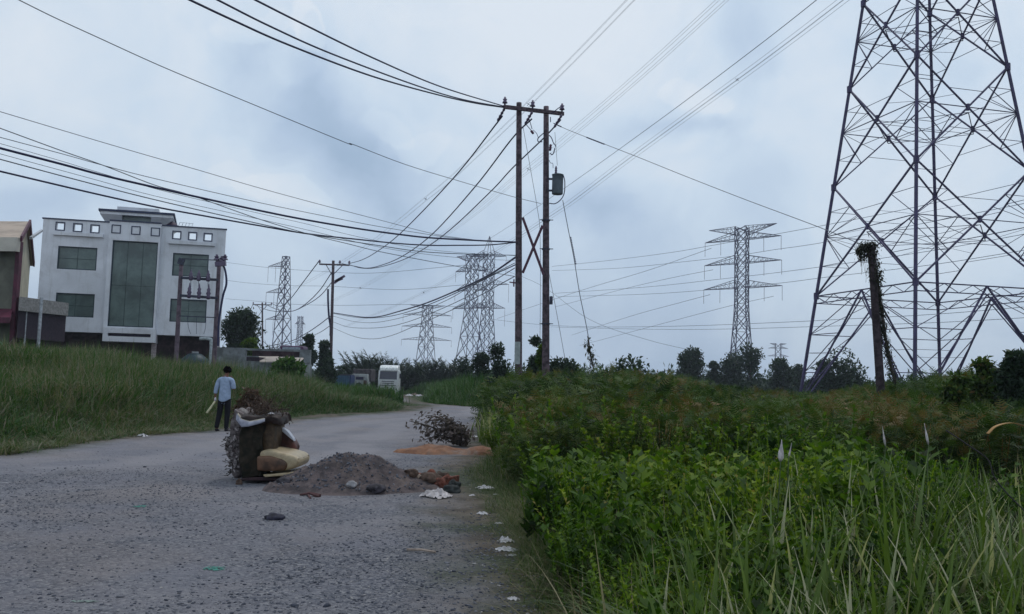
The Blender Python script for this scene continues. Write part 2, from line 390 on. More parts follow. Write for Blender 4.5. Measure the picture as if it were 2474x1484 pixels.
# ------------------------------------------------------------------ lattice transmission towers
def tower_sections(root, C, th, zs, rf, legw, bw, detail, leg_r=None):
    """zs: heights of panel boundaries; rf(z): distance from axis to leg"""
    def node(i, z):
        a = th+i*math.pi/2; r = rf(z); return Vector((C[0]+r*math.sin(a), C[1]-r*math.cos(a), C[2]+z))
    for i in range(4):
        m = MB()
        pts = [node(i, z) for z in zs]
        m.tube(pts, [legw*(1-.35*k/len(pts)) for k in range(len(pts))], 6 if detail else 4)
        if detail:
            for z in zs[1:-1]:
                p = node(i, z); m.tube([p-Vector((0, 0, .25)), p+Vector((0, 0, .25))], legw*1.5, 6)
        m.build('leg', STEEL if detail else STEEL_FAR, root)
    for i in range(4):
        m = MB(); j = (i+1) % 4
        for k in range(len(zs)-1):
            z0, z1 = zs[k], zs[k+1]
            A0, B0, A1, B1 = node(i, z0), node(j, z0), node(i, z1), node(j, z1)
            if detail and k == 0:
                # inverted V foot frame under a double belt
                T = (A1+B1)/2; dz = Vector((0, 0, -.55))
                m.angle(A1, B1, bw*1.2); m.angle(A1+dz, B1+dz, bw)
                n_ = 10
                for q_ in range(n_):
                    a = A1.lerp(B1, q_/n_); b = A1.lerp(B1, (q_+1)/n_)
                    m.angle(a+(dz if q_ % 2 else Vector()), b+(Vector() if q_ % 2 else dz), bw*.5)
                for P0, P1 in ((A0, A1), (B0, B1)):
                    m.beam(T, P0, bw*.95)
                    m.beam(T+dz, P0.lerp(P1, .10), bw*.6)
                    for f in (.33, .66):
                        lp = P0.lerp(P1, f); tp = P0.lerp(T, f); m.angle(lp, tp, bw*.9)
                        
                        m.angle(P0.lerp(P1, f-.33), tp, bw*.6); m.angle(lp, P0.lerp(T, min(f+.33, 1)), bw*.6)
                        m.angle(P0.lerp(P1, f-.16), P0.lerp(T, f-.16), bw*.45)
                continue
            # crossing point of the X
            wa = (B0-A0).length; wb = (B1-A1).length; t = wa/(wa+wb)
            Cc = A0.lerp(B1, t)
            m.beam(A0, B1, bw); m.beam(B0, A1, bw, bw*.8)
            if detail:
                Am, Bm = A0.lerp(A1, t), B0.lerp(B1, t)
                m.angle(Am, Cc, bw*.75); m.angle(Bm, Cc, bw*.75)
                
                m.tube([Cc+Vector((0, 0, -.22)), Cc+Vector((0, 0, .22))], bw*1.2, 6)
                for (P0, P1, Pm) in ((A0, A1, Am), (B0, B1, Bm)):
                    for (E, ) in ((P0, ), (P1, )):
                        Dm = E.lerp(Cc, .5); Lm = E.lerp(Pm, .5)
                        m.angle(Dm, Lm, bw*.5); m.angle(Dm, Pm, bw*.55)
                        m.angle(E.lerp(Cc, .75), Pm, bw*.4)
                # hanger members above/below crossing
                for (P, Q2) in ((A0, B0), (A1, B1)):
                    u, v = P.lerp(Cc, .62), Q2.lerp(Cc, .62); m.angle(u, v, bw*.45)
            elif k % 2 == 0:
                m.angle(A0, B0, bw*.9)
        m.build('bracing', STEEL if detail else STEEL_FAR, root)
    # inner diaphragms
    for k in range(1, len(zs)-1, 1 if detail else 2):
        m = MB(); z = zs[k] if not detail else (zs[k]+zs[k+1])/2
        N4 = [(node(i, z)+node((i+1) % 4, z))/2 for i in range(4)]
        for i in range(4): m.angle(N4[i], N4[(i+1) % 4], bw*.55)
        if detail: m.angle(N4[0], N4[2], bw*.4); m.angle(N4[1], N4[3], bw*.4)
        m.build('diaphragm', STEEL if detail else STEEL_FAR, root)
    return node
def crossarm(root, C, z, half, dirv, rbody, depth, bw, side, mat_, invert=False, strings=2, slen=3.6, droop=True):
    """one arm on one side: triangular lattice box tapering to the tip"""
    d = Vector(dirv)*side; nrm = Vector((-d.y, d.x, 0)); c = Vector(C)
    tip = c+d*half+Vector((0, 0, z)); m = MB()
    top = depth if not invert else 0; bot = 0 if not invert else -depth
    ends = []
    for s in (-1, 1):
        rb = c+d*rbody*.7+nrm*s*rbody*.7
        a = rb+Vector((0, 0, z+top)); b = rb+Vector((0, 0, z+bot)); ends += [(a, b)]
        m.angle(a, tip, bw); m.angle(b, tip, bw*1.2)
        n_ = 7
        for k in range(n_):
            p, q = a.lerp(tip, k/n_), b.lerp(tip, k/n_); p2, q2 = a.lerp(tip, (k+1)/n_), b.lerp(tip, (k+1)/n_)
            m.angle(q, p2, bw*.5); m.angle(p, q, bw*.45)
    for k in range(6):
        p, q = ends[0][1].lerp(tip, k/6), ends[1][1].lerp(tip, (k+1)/6); m.angle(p, q, bw*.45)
    m.build('crossarm', mat_, root)
    for f in ([1.0, .5] if strings == 2 else [1.0] if strings == 1 else []):
        mm = MB(); p = tip.lerp(ends[0][1].lerp(ends[1][1], .5), 1-f)
        mm.tube([p, p-Vector((0, 0, slen*.8))], bw*.3, 5)
        mm.build('insulator_string', CERAM, root)

# the big tower on the right
TC = Vector((29.43, 60, float(dip(60)))); TTH = -.5477
RF = lambda z: 8.95*(1-.0175*min(z, 44)) if z < 44 else 8.95*(1-.0175*44)*(1-.012*(z-44))
def leg_z(py):
    lo, hi = 0, 70
    for _ in range(40):
        z = (lo+hi)/2; a = TTH-math.pi/2; r = RF(z); p = proj((TC.x+r*math.sin(a), TC.y-r*math.cos(a), TC.z+z))
        if p[1] > py: lo = z
        else: hi = z
    return z
zs = [0, leg_z(716), leg_z(454), leg_z(217)]
zs += [leg_z(10), 35.0, 39.0, 42.5, 46, 49.5, 53, 57]
bt = empty('transmission_tower', TC, 'huge purple-grey lattice pylon rising out of the frame on the right', 'pylon')
tower_sections(bt, TC, TTH, zs, RF, .125, .105, True)
ax = Vector((math.cos(.35), -math.sin(.35), 0))
for z, h in ((40, 9.5), (46.5, 9.8), (53, 9)):
    for sgn in (-1, 1): crossarm(bt, TC, z, h, ax, 2.4, 2.0, .14, sgn, STEEL)
for i in range(4):
    m = MB(); a = TTH+i*math.pi/2; p = TC+Vector((9.0*math.sin(a), -9.0*math.cos(a), 0)); m.box(p+Vector((0, 0, .1)), (1.2, 1.2, .9))
    m.build('footing', CONC, bt)

def far_tower(label, px_top, py_top, px_base, Y, arms, wtop, wbot, th=.24, bw=.22, legw=.2, waist=None, peak=False, sides=(-1, 1), rot=.1, strings=2, group=None, slen=3.6):
    base = at(px_base, 930, Y); zb = float(dip(Y)); C = Vector((base.x, Y, zb))
    H = at(px_top, py_top, Y).z-zb
    r = empty('transmission_tower', C, label, 'pylon', group)
    waist = waist or .5*H; bw *= .9; legw *= .75
    def rf(z):
        if z > waist: return wtop*.7
        return .7*(wtop+(wbot-wtop)*(1-z/waist))
    zz = [0]; z = 0
    while z < H-1:
        z += max(1.5, rf(z)*1.55); zz.append(min(z, H))
    if zz[-1] < H: zz.append(H)
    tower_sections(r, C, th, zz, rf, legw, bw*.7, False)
    d = Vector((math.cos(rot), math.sin(rot), 0))
    for (py, hp, inv_, ns) in arms:
        z = at(px_top, py, Y).z-zb; half = hp/FPX*Y/math.cos(rot)
        for sgn in sides: crossarm(r, C, z, half, d, wtop*.7, H*.045, bw*.75, sgn, STEEL_FAR, inv_, ns, slen)
    if peak:
        mm = MB(); t = C+Vector((0, 0, H+H*.13))
        for i in range(4):
            a = th+i*math.pi/2; mm.beam(C+Vector((rf(H)*math.sin(a), -rf(H)*math.cos(a), H)), t, bw*.6)
        mm.build('earth_wire_peak', STEEL_FAR, r)
    return r
far_tower('pylon with four arm tiers standing between the utility poles and the huge pylon', 1797, 549, 1790, 190,
          [(549, 66, True, 0), (579, 74, False, 2), (636, 75, False, 2), (696, 76, False, 2)], 2.5, 5.0, .24, .24, .19, waist=19, rot=-.75, slen=4.0)
far_tower('left of two overlapping pylons, pinkish with short dead-end arms, left of the timber poles', 1146, 615, 1132, 235,
          [(618, 40, True, 0), (655, 42, False, 1), (702, 42, False, 1), (745, 46, False, 1)], 2.7, 7.0, .3, .22, .17, waist=20, rot=-.6)
far_tower('right of two overlapping pylons, with a pointed peak, left of the timber poles', 1180, 612, 1172, 225,
          [(620, 42, False, 1), (688, 50, False, 1), (745, 42, False, 1)], 2.3, 4.6, .3, .2, .17, waist=20, peak=True, rot=-.3, slen=6)
far_tower('pylon with four wide arm tiers above the palm thicket', 1037, 738, 1026, 380,
          [(738, 42, True, 0), (762, 58, False, 1), (790, 60, False, 1), (822, 60, False, 1)], 3.4, 7.4, .3, .3, .26, waist=28, rot=.05)
far_tower('slim pylon with arms on its left side only, beside the small crossarm pole', 687, 620, 676, 300,
          [(645, 42, False, 2), (708, 44, False, 2), (773, 42, False, 2)], 1.7, 5.6, .24, .28, .24, waist=45, sides=(-1,), rot=0, slen=7)
far_tower('tiny faded pylon right of the slim one-sided pylon', 720, 764, 718, 620,
          [(783, 12, False, 1)], 3.0, 6, .6, .35, .32, waist=30, rot=0)
far_tower('tiny faded pylon over the treetops left of the huge pylon', 1879, 830, 1879, 800,
          [(830, 20, True, 0), (842, 24, False, 0), (861, 26, False, 0)], 5, 7, .6, .5, .4, waist=12, rot=0)

# ------------------------------------------------------------------ utility poles
def pole_tube(m, p, q, r0, r1, n=12):
    m.tube([Vector(p).lerp(Vector(q), k/6) for k in range(7)], [r0+(r1-r0)*k/6 for k in range(7)], n)
def pin_insulator(m, p, h=.28, r=.07):
    p = Vector(p); z = Vector((0, 0, 1))
    m.tube([p, p+z*h*.3, p+z*h*.32, p+z*h*.5, p+z*h*.52, p+z*h*.75, p+z*h*.8, p+z*h], [r*.4, r*.4, r*1.3, r, r*.6, r*1.05, r*.5, r*.45], 8)
# big H frame in the middle
Lt, Lb = at(1253.5, 249, 35), at(1252, 895, 35); Rt, Rb = at(1319, 258, 35.6), at(1318, 895, 35.6)
def down(t, b, z=-.2):
    k = (z-t.z)/(b.z-t.z); return t.lerp(b, k)
Lb, Rb = down(Lt, Lb), down(Rt, Rb)
hp = empty('utility_pole', (Lb+Rb)/2, 'twin timber poles joined by an X brace and top crossarm in the middle', 'utility pole')
m = MB(); pole_tube(m, Lb, Lt, .165, .115); m.build('pole', WOODP, hp, True)
m = MB(); pole_tube(m, Rb, Rt, .175, .115); m.build('pole', WOODP, hp, True)
ca, cb = at(1216, 262, 34.85), at(1361, 279, 35.65)
m = MB(); m.beam(ca-Vector((0, .2, 0)), cb-Vector((0, .2, 0)), .11, .16); m.build('crossarm', WOODP, hp, bevel=.012)
for a, b in (((1262, 528), (1312, 665)), ((1310, 548), (1262, 662))):
    m = MB(); m.beam(at(*a, 35)-Vector((0, .22 if a[0] < 1300 else .29, 0)), at(*b, 35.3)-Vector((0, .22 if a[0] < 1300 else .29, 0)), .045, .1); m.build('cross_brace', mat('rusty_brace_iron', (.10, .045, .07), .7), hp)
for px in ((1219, 262), (1286, 270), (1357, 278)):
    m = MB(); p = at(*px, 34.7)
    pin_insulator(m, p+Vector((0, 0, .1)), .38, .09)
    dd = Vector((-.5, .6, -.75)).normalized()
    m.tube([p+dd*(.08*k) for k in range(9)], [.03, .06, .035, .065, .035, .065, .035, .06, .03], 8)
    m.build('insulator', CERAM, hp, True)
m = MB()   # steel bands round the right pole
for py in (514, 578, 742):
    p = Rt.lerp(Rb, (py-258)/(895-258+60)); m.tube([p-Vector((0, 0, .03)), p+Vector((0, 0, .03))], .18, 10); m.beam(p+Vector((-.27, -.1, 0)), p+Vector((.3, -.1, 0)), .03)
m.build('steel_band', DARKM, hp)
m = MB(); p = at(1331, 726, 35.4); m.box(p, (.13, .14, .34)); m.build('switch_box', DARKM, hp, bevel=.01)
m = MB(); p = at(1241, 684, 34.9); m.box(p, (.06, .08, .3)); m.beam(p+Vector((-.18, 0, .03)), p+Vector((.1, 0, .0)), .05); m.build('cable_clamp', mat('rusty_brace_iron'), hp)
m = MB(); q0 = at(1250, 826, 34.7); q1 = at(1249, 880, 34.7); m.beam(q0, q1, .23, .03, up=(0, 1, 0)); m.build('plate', mat('pale_grey_plate', (.32, .36, .36), .7, 0, .1, 4), hp)
m = MB()  # cut-out fuses and jumper leads hanging between arm and transformer
E_ = lambda cx, cy, Y=35.1: at(1185+.1389*cx, 223.2+.1389*cy, Y)
for pts, r in (([(650, 400), (720, 640)], .016), ([(590, 530), (700, 660)], .016), ([(740, 655), (800, 720), (830, 800)], .012), ([(900, 860), (830, 860), (825, 800), (915, 715)], .022),
               ([(1040, 430), (1040, 520)], .02), ([(1040, 380), (1100, 340), (1190, 270), (1280, 235)], .02), ([(1015, 745), (1060, 800), (1090, 880), (1130, 930), (1130, 960)], .02), ([(1115, 970), (1100, 1040), (1070, 1085), (1030, 1060)], .022),
               ([(1015, 1180), (1040, 1230), (1080, 1240), (1085, 1320)], .012)):
    m.tube(catmull([E_(*p, 34.95) for p in pts], 5) if len(pts) > 2 else [E_(*p, 34.95) for p in pts], r, 5)
m.build('jumper_lead', CABLE, hp)
for a, b in (((700, 665), (745, 725)), ((1045, 905), (1030, 1020))):
    m = MB(); p, q = E_(*a, 34.93), E_(*b, 34.93); m.tube([p.lerp(q, k/6) for k in range(7)], [.03, .06, .045, .065, .045, .06, .03], 8); m.build('fuse_cutout', mat('brown_glazed_fuse', (.08, .02, .05), .35), hp, True)
# transformer can hung on the right pole
tb = at(1346, 470, 35.5); tt = at(1346, 421, 35.5); tr = empty('transformer', tb, 'grey pole-mounted transformer can on the right timber pole', 'transformer')
TRG = mat('transformer_grey_paint', (.12, .15, .18), .55, 0, .15, 3)
m = MB(); h = tt.z-tb.z; rr = .235
m.tube([tb+Vector((0, 0, h*k)) for k in (0, .02, .04, .5, .93, .94, .97, 1.0)], [rr*.9, rr*.95, rr, rr, rr, rr*1.08, rr*1.08, rr*.8], 20); m.build('tank', TRG, tr, True)
m = MB(); p = tt+Vector((-.06, 0, 0)); m.tube([p+Vector((0, 0, k*.05)) for k in range(8)], [.03, .06, .04, .06, .04, .055, .035, .02], 10); m.build('bushing', CERAM, tr, True)
m = MB()
for zz in (.18, .75): m.beam(tb+Vector((-rr*.9, 0, h*zz)), tb+Vector((-.42, 0, h*zz)), .06, .08)
m.build('bracket', DARKM, tr)
m = MB(); m.tube(catmull([tb+Vector((rr, -.1, h*.9)), tb+Vector((rr+.06, -.12, h*.6)), tb+Vector((rr+.05, -.1, .05)), tb+Vector((rr-.1, -.1, -.25)), tb+Vector((-.1, -.1, -.42)), tb+Vector((-.33, -.05, -.4))], 5), .022, 5); m.build('lead', CABLE, tr)

# crossarm pole left of the trucks
def cross_pole(label, ptop, pbot, Y, armL, armR, group=None, rad=.14, extras=True):
    t = at(*ptop, Y); b = down(t, at(*pbot, Y), float(dip(Y))-.3)
    r = empty('utility_pole', b, label, 'utility pole', group)
    m = MB(); pole_tube(m, b, t, rad*1.25, rad); m.build('pole', WOODP, r, True)
    a, c = at(*armL, Y-.2), at(*armR, Y-.2); m = MB(); m.beam(a, c, .1, .16); m.build('crossarm', WOODP, r)
    mid = t-Vector((0, .18, (t.z-a.z)+1.1*abs(c.x-a.x)/3))
    for e in (a.lerp(c, .22), a.lerp(c, .78)):
        m = MB(); m.beam(e, mid, .05, .07); m.build('arm_brace', DARKM, r)
    for f in (.01, .68, .99):
        m = MB(); pin_insulator(m, a.lerp(c, f)+Vector((0, 0, .05)), .42, .13); m.build('insulator', CERAM, r, True)
    return r, t, b
p2, t2, b2 = cross_pole('tall timber pole with one crossarm beside the two parked trucks', (805, 630), (798, 900), 88, (771, 638.5), (844, 641))
c6 = lambda x, y, Y=88: at(515.2+.2083*x, 601+.2083*y, Y)
m = MB(); m.tube(catmull([c6(1330, 470), c6(1330, 600), c6(1340, 780), c6(1358, 900), c6(1356, 1010)], 4), .11, 6); m.build('riser_cable', CABLE, p2)
m = MB()
for a, b in (((1410, 380), (1525, 315)), ((1440, 370), (1500, 345)), ((1400, 400), (1470, 350))):
    m.beam(c6(*a, 87.6), c6(*b, 87.6), .18, .22)
m.build('fuse_bank', CERAM, p2)
m = MB(); m.tube([c6(1368, 1290, 87.7), c6(1366, 1470, 87.7)], .1, 8); m.build('conduit', mat('pale_conduit', (.5, .5, .5), .6), p2)
p3, t3, b3 = cross_pole('small distant crossarm pole beside the slim one-sided pylon', (633.5, 731), (634, 850), 150, (611, 736), (656, 737), rad=.14)

# H frame with insulator racks in front of the white building
c1 = lambda x, y, Y=54: at(.2661*x, 463.7+.2661*y, Y)
def gz(p): return Vector((p.x, p.y, zg1(p.x, p.y)-.3))
hA, hB = c1(1648, 605), c1(1990, 618, 54.6)
h2 = empty('utility_pole', gz(c1(1800, 1400)), 'twin brown poles carrying insulator racks in front of the white building', 'utility pole')
POLEB = mat('brown_concrete_pole', (.13, .095, .12), .85, 0, .2, 3)
for t, b in ((hA, c1(1605, 1400)), (hB, c1(1950, 1400, 54.6))):
    m = MB(); pole_tube(m, down(t, b, -.3), t, .155, .12); m.build('pole', POLEB, h2, True)
for (x0, y0, x1, y1), w in (((1640, 780, 1980, 800), .13), ((1632, 941, 1975, 965), .13), ((1625, 1127, 1960, 1142), .05), ((1625, 606, 1990, 622), .045)):
    m = MB(); m.beam(c1(x0, y0, 53.8), c1(x1, y1, 54.4), w, w*1.2); m.build('crossbar', DARKM, h2)
for (y, dy) in ((780, .45), (942, .62)):
    for k, x in enumerate((1732, 1803, 1888) if y < 900 else (1716, 1805, 1890)):
        p = c1(x, y+(x-1640)*.06, 53.9); m = MB()
        m.tube([p+Vector((0, 0, -.14+dy*i/8*1.6)) for i in range(9)], [.09, .16, .1, .16, .1, .12, .06, .04, .02], 8); m.build('insulator', CERAM, h2, True)
m = MB()
for x in (1732, 1803, 1888): m.tube([c1(x, 785, 53.9), c1(x, 870, 53.9)], .018, 4)
for x0, x1, x2 in ((1700, 1710, 1730), (1785, 1783, 1782), (1870, 1865, 1850)): m.tube(catmull([c1(x0, 1135, 53.9), c1(x1, 1230, 53.9), c1(x2, 1290, 53.9)], 4), .014, 4)
m.build('drop_wire', CABLE, h2)
m = MB(); m.tube(catmull([c1(2000, 640, 54), c1(2040, 700, 54), c1(2055, 830, 54), c1(2025, 940, 54), c1(2000, 1080, 54), c1(1985, 1200, 54), c1(1980, 1400, 54)], 6), .07, 6); m.build('riser_cable', CABLE, h2)
m = MB()
for a in ((1965, 640), (2010, 655), (2040, 640)): pin_insulator(m, c1(*a, 54), .5, .16)
m.beam(c1(1955, 660, 53.9), c1(2050, 650, 53.9), .22, .3); m.build('cable_head', CERAM, h2)
m = MB(); m.beam(c1(1620, 625, 53.9), c1(1670, 640, 53.9), .18, .4); m.build('top_bracket', DARKM, h2)

# leaning pole smothered in creeper (right)
lt_, lb_ = at(2104, 596, 24), at(2128, 960, 24)
lb_ = down(lt_, lb_, -.2)
lp = empty('utility_pole', lb_, 'dark leaning timber pole with a creeper-clad top, before the huge pylon', 'utility pole')
m = MB(); pole_tube(m, lb_, lt_, .125, .10); m.build('pole', mat('old_dark_wood', (.045, .032, .038), .9, 0, .3, 6, .004, 40), lp, True)
# ------------------------------------------------------------------ overhead wires
def wire(name, label, pts, Y0, Y1, wpx, mat_=CABLE, cat='cable', group=None, sub=7, n=5, r=None, parent=None):
    P2 = [Vector((p[0], p[1], 0)) for p in pts]
    L = [0]
    for i in range(1, len(P2)): L.append(L[-1]+(P2[i]-P2[i-1]).length)
    P3 = []
    for p, l in zip(P2, L):
        k = l/L[-1]; Y = 1/((1-k)/Y0+k/Y1); P3.append(at(p.x, p.y, Y))
    r = r or .5*wpx*math.sqrt(Y0*Y1)/FPX
    C3 = catmull(P3, sub)
    if pts[0][0] < -2 or pts[0][1] < -2: C3.insert(0, C3[0]+(C3[0]-C3[1]).normalized()*32)   # the span runs on towards its next pole
    m = MB(); m.tube(C3, r, n)
    o = m.build(name, mat_, parent, True, loc=None if parent else P3[len(P3)//2], fixn=False)
    if not parent: tag(o, label, cat, group)
    return o
def ext(pts, f=1.0):   # run the first span on past the frame
    a, b = pts[0], pts[1]; return [(a[0]+(a[0]-b[0])*f, a[1]+(a[1]-b[1])*f)]+list(pts)
GA = 'black cables from the timber pole top to the upper left'
wire('power_cable', 'lowest of three black cables sagging from the crossarm end to the upper left', ext([(458, 0), (560, 48), (700, 110), (900, 185), (1060, 230), (1150, 250), (1216, 260)], 1.5), 15, 34.8, 4.6, group=GA)
wire('power_cable', 'middle of three black cables sagging from the crossarm end to the upper left', ext([(525, 0), (650, 63), (800, 130), (1000, 205), (1115, 240), (1217, 259)], 1.5), 15, 34.7, 4.2, group=GA)
wire('power_cable', 'uppermost of three black cables sagging from the crossarm end to the upper left', ext([(616, 0), (725, 55), (900, 140), (1065, 210), (1217, 257)], 1.5), 15, 34.6, 4.2, group=GA)
wire('telephone_wire', 'thin kinked wire from the upper left corner to the right timber pole', ext([(45, 0), (130, 42), (230, 88), (400, 165), (600, 248), (835, 345), (852, 349), (980, 398), (1120, 441), (1237, 475), (1306, 492)], 1.5), 15, 35.4, 1.9, WIRE, 'wire')
GL = 'wires from the timber poles to the left edge'
wire('telephone_wire', 'uppermost thin wire entering at the left edge above the white building', ext([(0, 270), (160, 318), (312, 363), (475, 410), (618, 452), (768, 493), (918, 532), (1033, 562), (1093, 573), (1173, 582), (1245, 585)]), 19, 35, 1.5, WIRE, 'wire', GL)
wire('telephone_wire', 'dotted thin wire crossing the thick bundle steeply and passing behind the lower ones', ext([(0, 310), (150, 365), (250, 400), (375, 448), (462, 472), (618, 527), (743, 565), (843, 590), (931, 611), (1116, 646), (1243, 668)]), 19, 34.9, 2.0, WIRE, 'wire', GL)
wire('telephone_wire', 'thin wire just above the thick bundle, crossed by the steep dotted one', ext([(0, 332), (150, 372), (250, 400), (375, 432), (618, 488), (793, 524), (918, 548), (1018, 564), (1110, 577), (1245, 587)]), 19, 34.9, 1.6, WIRE, 'wire', GL)
wire('telephone_wire', 'hair-thin wire hugging the top of the thick bundle', ext([(0, 347), (150, 390), (225, 413), (400, 463), (618, 514), (743, 542), (868, 573), (1010, 600), (1130, 612), (1245, 618)]), 19, 34.9, 1.1, WIRE, 'wire', GL)
wire('power_cable', 'thickest dark cable bundle entering at the left edge above the white building', ext([(0, 358), (150, 397), (250, 424), (375, 453), (450, 470), (618, 507), (743, 532), (868, 553), (968, 567), (1043, 575), (1168, 582), (1245, 585)]), 19, 34.9, 5.2, group=GL)
wire('telephone_wire', 'hair-thin wire just below the thick bundle', ext([(0, 372), (225, 433), (375, 474), (618, 528), (743, 556), (931, 600), (1100, 622), (1245, 630)]), 19, 34.9, 1.2, WIRE, 'wire', GL)
wire('telephone_wire', 'grey wire between the thick bundle and the lowest black cable', ext([(0, 385), (175, 432), (375, 483), (618, 539), (756, 568), (918, 594), (1018, 608), (1124, 614), (1245, 617)]), 19, 34.9, 2.4, WIRE, 'wire', GL)
wire('power_cable', 'lowest black cable skimming over the roof of the white building', ext([(0, 414), (225, 467), (375, 500), (500, 523), (618, 544), (743, 565), (868, 579), (968, 589), (1043, 593), (1093, 593), (1180, 592), (1245, 586)]), 19, 34.9, 4.0, group=GL)
GM = 'cables sagging from the timber poles to the crossarm pole'
wire('power_cable', 'left of three cables dropping from the crossarm to the crossarm pole', [(1213, 281), (1093, 433), (966, 565), (906, 611), (872, 629), (843, 637)], 34.8, 88, 2.6, group=GM)
wire('power_cable', 'middle of three cables dropping from the crossarm to the crossarm pole', [(1284, 288), (1236, 336), (1146, 453), (1043, 567), (969, 621), (915, 643), (885, 648), (860, 644), (826, 637)], 35.3, 88, 2.6, group=GM)
wire('power_cable', 'right of three cables dropping from the crossarm to the crossarm pole', [(1354, 290), (1312, 335), (1236, 408), (1181, 467), (1073, 567), (987, 622), (915, 646), (873, 648), (845, 640)], 35.9, 88, 2.4, group=GM)
GN = 'low cables sagging between the timber poles and the crossarm pole'
wire('power_cable', 'thickest low cable between the twin timber poles and the crossarm pole', [(1245, 622), (1184, 663), (1119, 695), (1031, 732), (962, 753), (915, 765), (873, 766), (806, 756)], 35, 88, 3.2, group=GN)
wire('telephone_wire', 'slack wire just under the thickest low cable', [(1245, 640), (1184, 668), (1119, 700), (1031, 738), (962, 760), (909, 768), (860, 767), (806, 758)], 35, 88, 1.8, CABLE, 'wire', GN)
wire('telephone_wire', 'second lowest of the slack wires left of the twin timber poles', [(1243, 648), (1119, 722), (1005, 771), (940, 789), (885, 793), (840, 790), (805, 778)], 35, 88, 1.5, WIRE, 'wire', GN)
wire('telephone_wire', 'lowest and slackest wire between the poles, almost touching the palms', [(1243, 668), (1100, 745), (999, 789), (945, 811), (900, 819), (855, 813), (804, 792)], 35, 88, 1.5, WIRE, 'wire', GN)
wire('telephone_wire', 'upper slack wire between the poles, with nothing hanging from it', [(1243, 636), (1150, 684), (1080, 725), (990, 762), (909, 779), (855, 777), (805, 764)], 35, 88, 1.3, WIRE, 'wire', GN)
GO = 'cables running on from the crossarm pole to the small distant pole'
wire('power_cable', 'left cable falling from the crossarm pole towards the one-sided pylon', [(771, 630), (735, 678), (698, 726), (676, 740), (657, 734)], 88, 150, 2.0, group=GO)
wire('power_cable', 'middle cable falling from the crossarm pole towards the one-sided pylon', [(802, 657), (770, 704), (735, 737), (705, 752), (670, 748), (640, 735)], 88, 150, 1.9, group=GO)
wire('power_cable', 'right cable falling from the crossarm pole towards the one-sided pylon', [(803, 680), (773, 715), (738, 738), (700, 753), (650, 750), (613, 736)], 88, 150, 1.7, group=GO)
wire('power_cable', 'low thick wire between the crossarm pole and the small tree tops', [(797, 765), (765, 789), (737, 807), (700, 825), (640, 838)], 88, 150, 1.8, group=GO)
wire('telephone_wire', 'lowest wire between the crossarm pole and the small tree tops', [(797, 787), (775, 802), (750, 813), (700, 830), (640, 845)], 88, 150, 1.3, WIRE, 'wire', GO)
wire('power_cable', 'wire dropping left from the small distant pole behind the big dark tree', [(612, 733), (598, 762), (580, 800), (560, 830)], 150, 190, 1.2, group='wires beyond the small distant pole')
wire('power_cable', 'second wire dropping left from the small distant pole behind the tree', [(632, 752), (610, 783), (590, 812), (565, 836)], 150, 190, 1.2, group='wires beyond the small distant pole')
# guys and droppers of the twin timber poles
wire('telephone_wire', 'long wire from the right timber pole top to the creeper-clad pole', [(1336, 298), (1386, 320), (1523, 373), (1650, 424), (1796, 481), (1975, 548), (2098, 598)], 35.6, 24, 1.7, WIRE, 'wire')
wire('guy_wire', 'guy wire from under the transformer down to the creeper clump', [(1359, 484), (1372, 553), (1386, 624), (1400, 710), (1419, 803), (1430, 885)], 35.3, 33, 2.0, WIRE, 'wire')
wire('guy_wire', 'thin dropper slanting down between the twin timber poles', [(1263, 306), (1284, 425), (1297, 500), (1304, 560), (1305, 700), (1304, 830)], 34.9, 35.3, 1.2, WIRE, 'wire')
wire('guy_wire', 'thin stay right of the right timber pole', [(1340, 320), (1346, 400)], 35.9, 35.9, 1.0, WIRE, 'wire')
wire('guy_wire', 'thin stay from the right timber pole foot box to the thicket', [(1326, 660), (1345, 760), (1364, 865)], 35.5, 33, 1.3, WIRE, 'wire')
m = MB()
for i in range(26):   # dark marker sleeves strung on two of the wires
    pass
for (pa, pb, Ya, Yb, n_, w) in (((1338, 299), (1356, 307), 35.4, 34.9, 4, .05), ((1416, 332), (1460, 349), 33.3, 32.3, 9, .05), ((1378, 572), (1391, 640), 35.0, 34.8, 12, .06)):
    for i in range(n_):
        k = (i+.2)/n_; k2 = k+.6/n_
        a = at(pa[0]+(pb[0]-pa[0])*k, pa[1]+(pb[1]-pa[1])*k, Ya+(Yb-Ya)*k); b = at(pa[0]+(pb[0]-pa[0])*k2, pa[1]+(pb[1]-pa[1])*k2, Ya+(Yb-Ya)*k2)
        m.tube([a, b], .028, 6)
m.build('marker_sleeve', CABLE, hp)
# high voltage bundles
def bundle(label, pts, Ys, Ye, off, spacers, r):
    mid = at(*pts[len(pts)//2], 100); root = empty('conductor_bundle', mid, label, 'power line', 'high voltage conductor bundles crossing the sky')
    for dx, dy in off:
        wire('conductor', None, [(x+dx*(1-.75*i/(len(pts)-1)), y+dy*(1-.75*i/(len(pts)-1))) for i, (x, y) in enumerate(pts)], Ys, Ye, 1, HVW, parent=root, r=r, n=4)
    L = [0]
    for i in range(1, len(pts)): L.append(L[-1]+math.dist(pts[i], pts[i-1]))
    for (x, y) in spacers:
        i = min(range(len(pts)), key=lambda k: math.dist(pts[k], (x, y))); k = L[i]/L[-1]; Y = 1/((1-k)/Ys+k/Ye)
        c = at(x, y, Y-.05); m = MB(); s = 7*(1-.75*i/(len(pts)-1))/FPX*Y
        for a in range(4):
            t = math.pi/4+a*math.pi/2+.25; m.beam(c, c+Vector((math.cos(t)*s, 0, math.sin(t)*s)), .03*Y/70)
        m.build('spacer', DARKM, root)
    return root
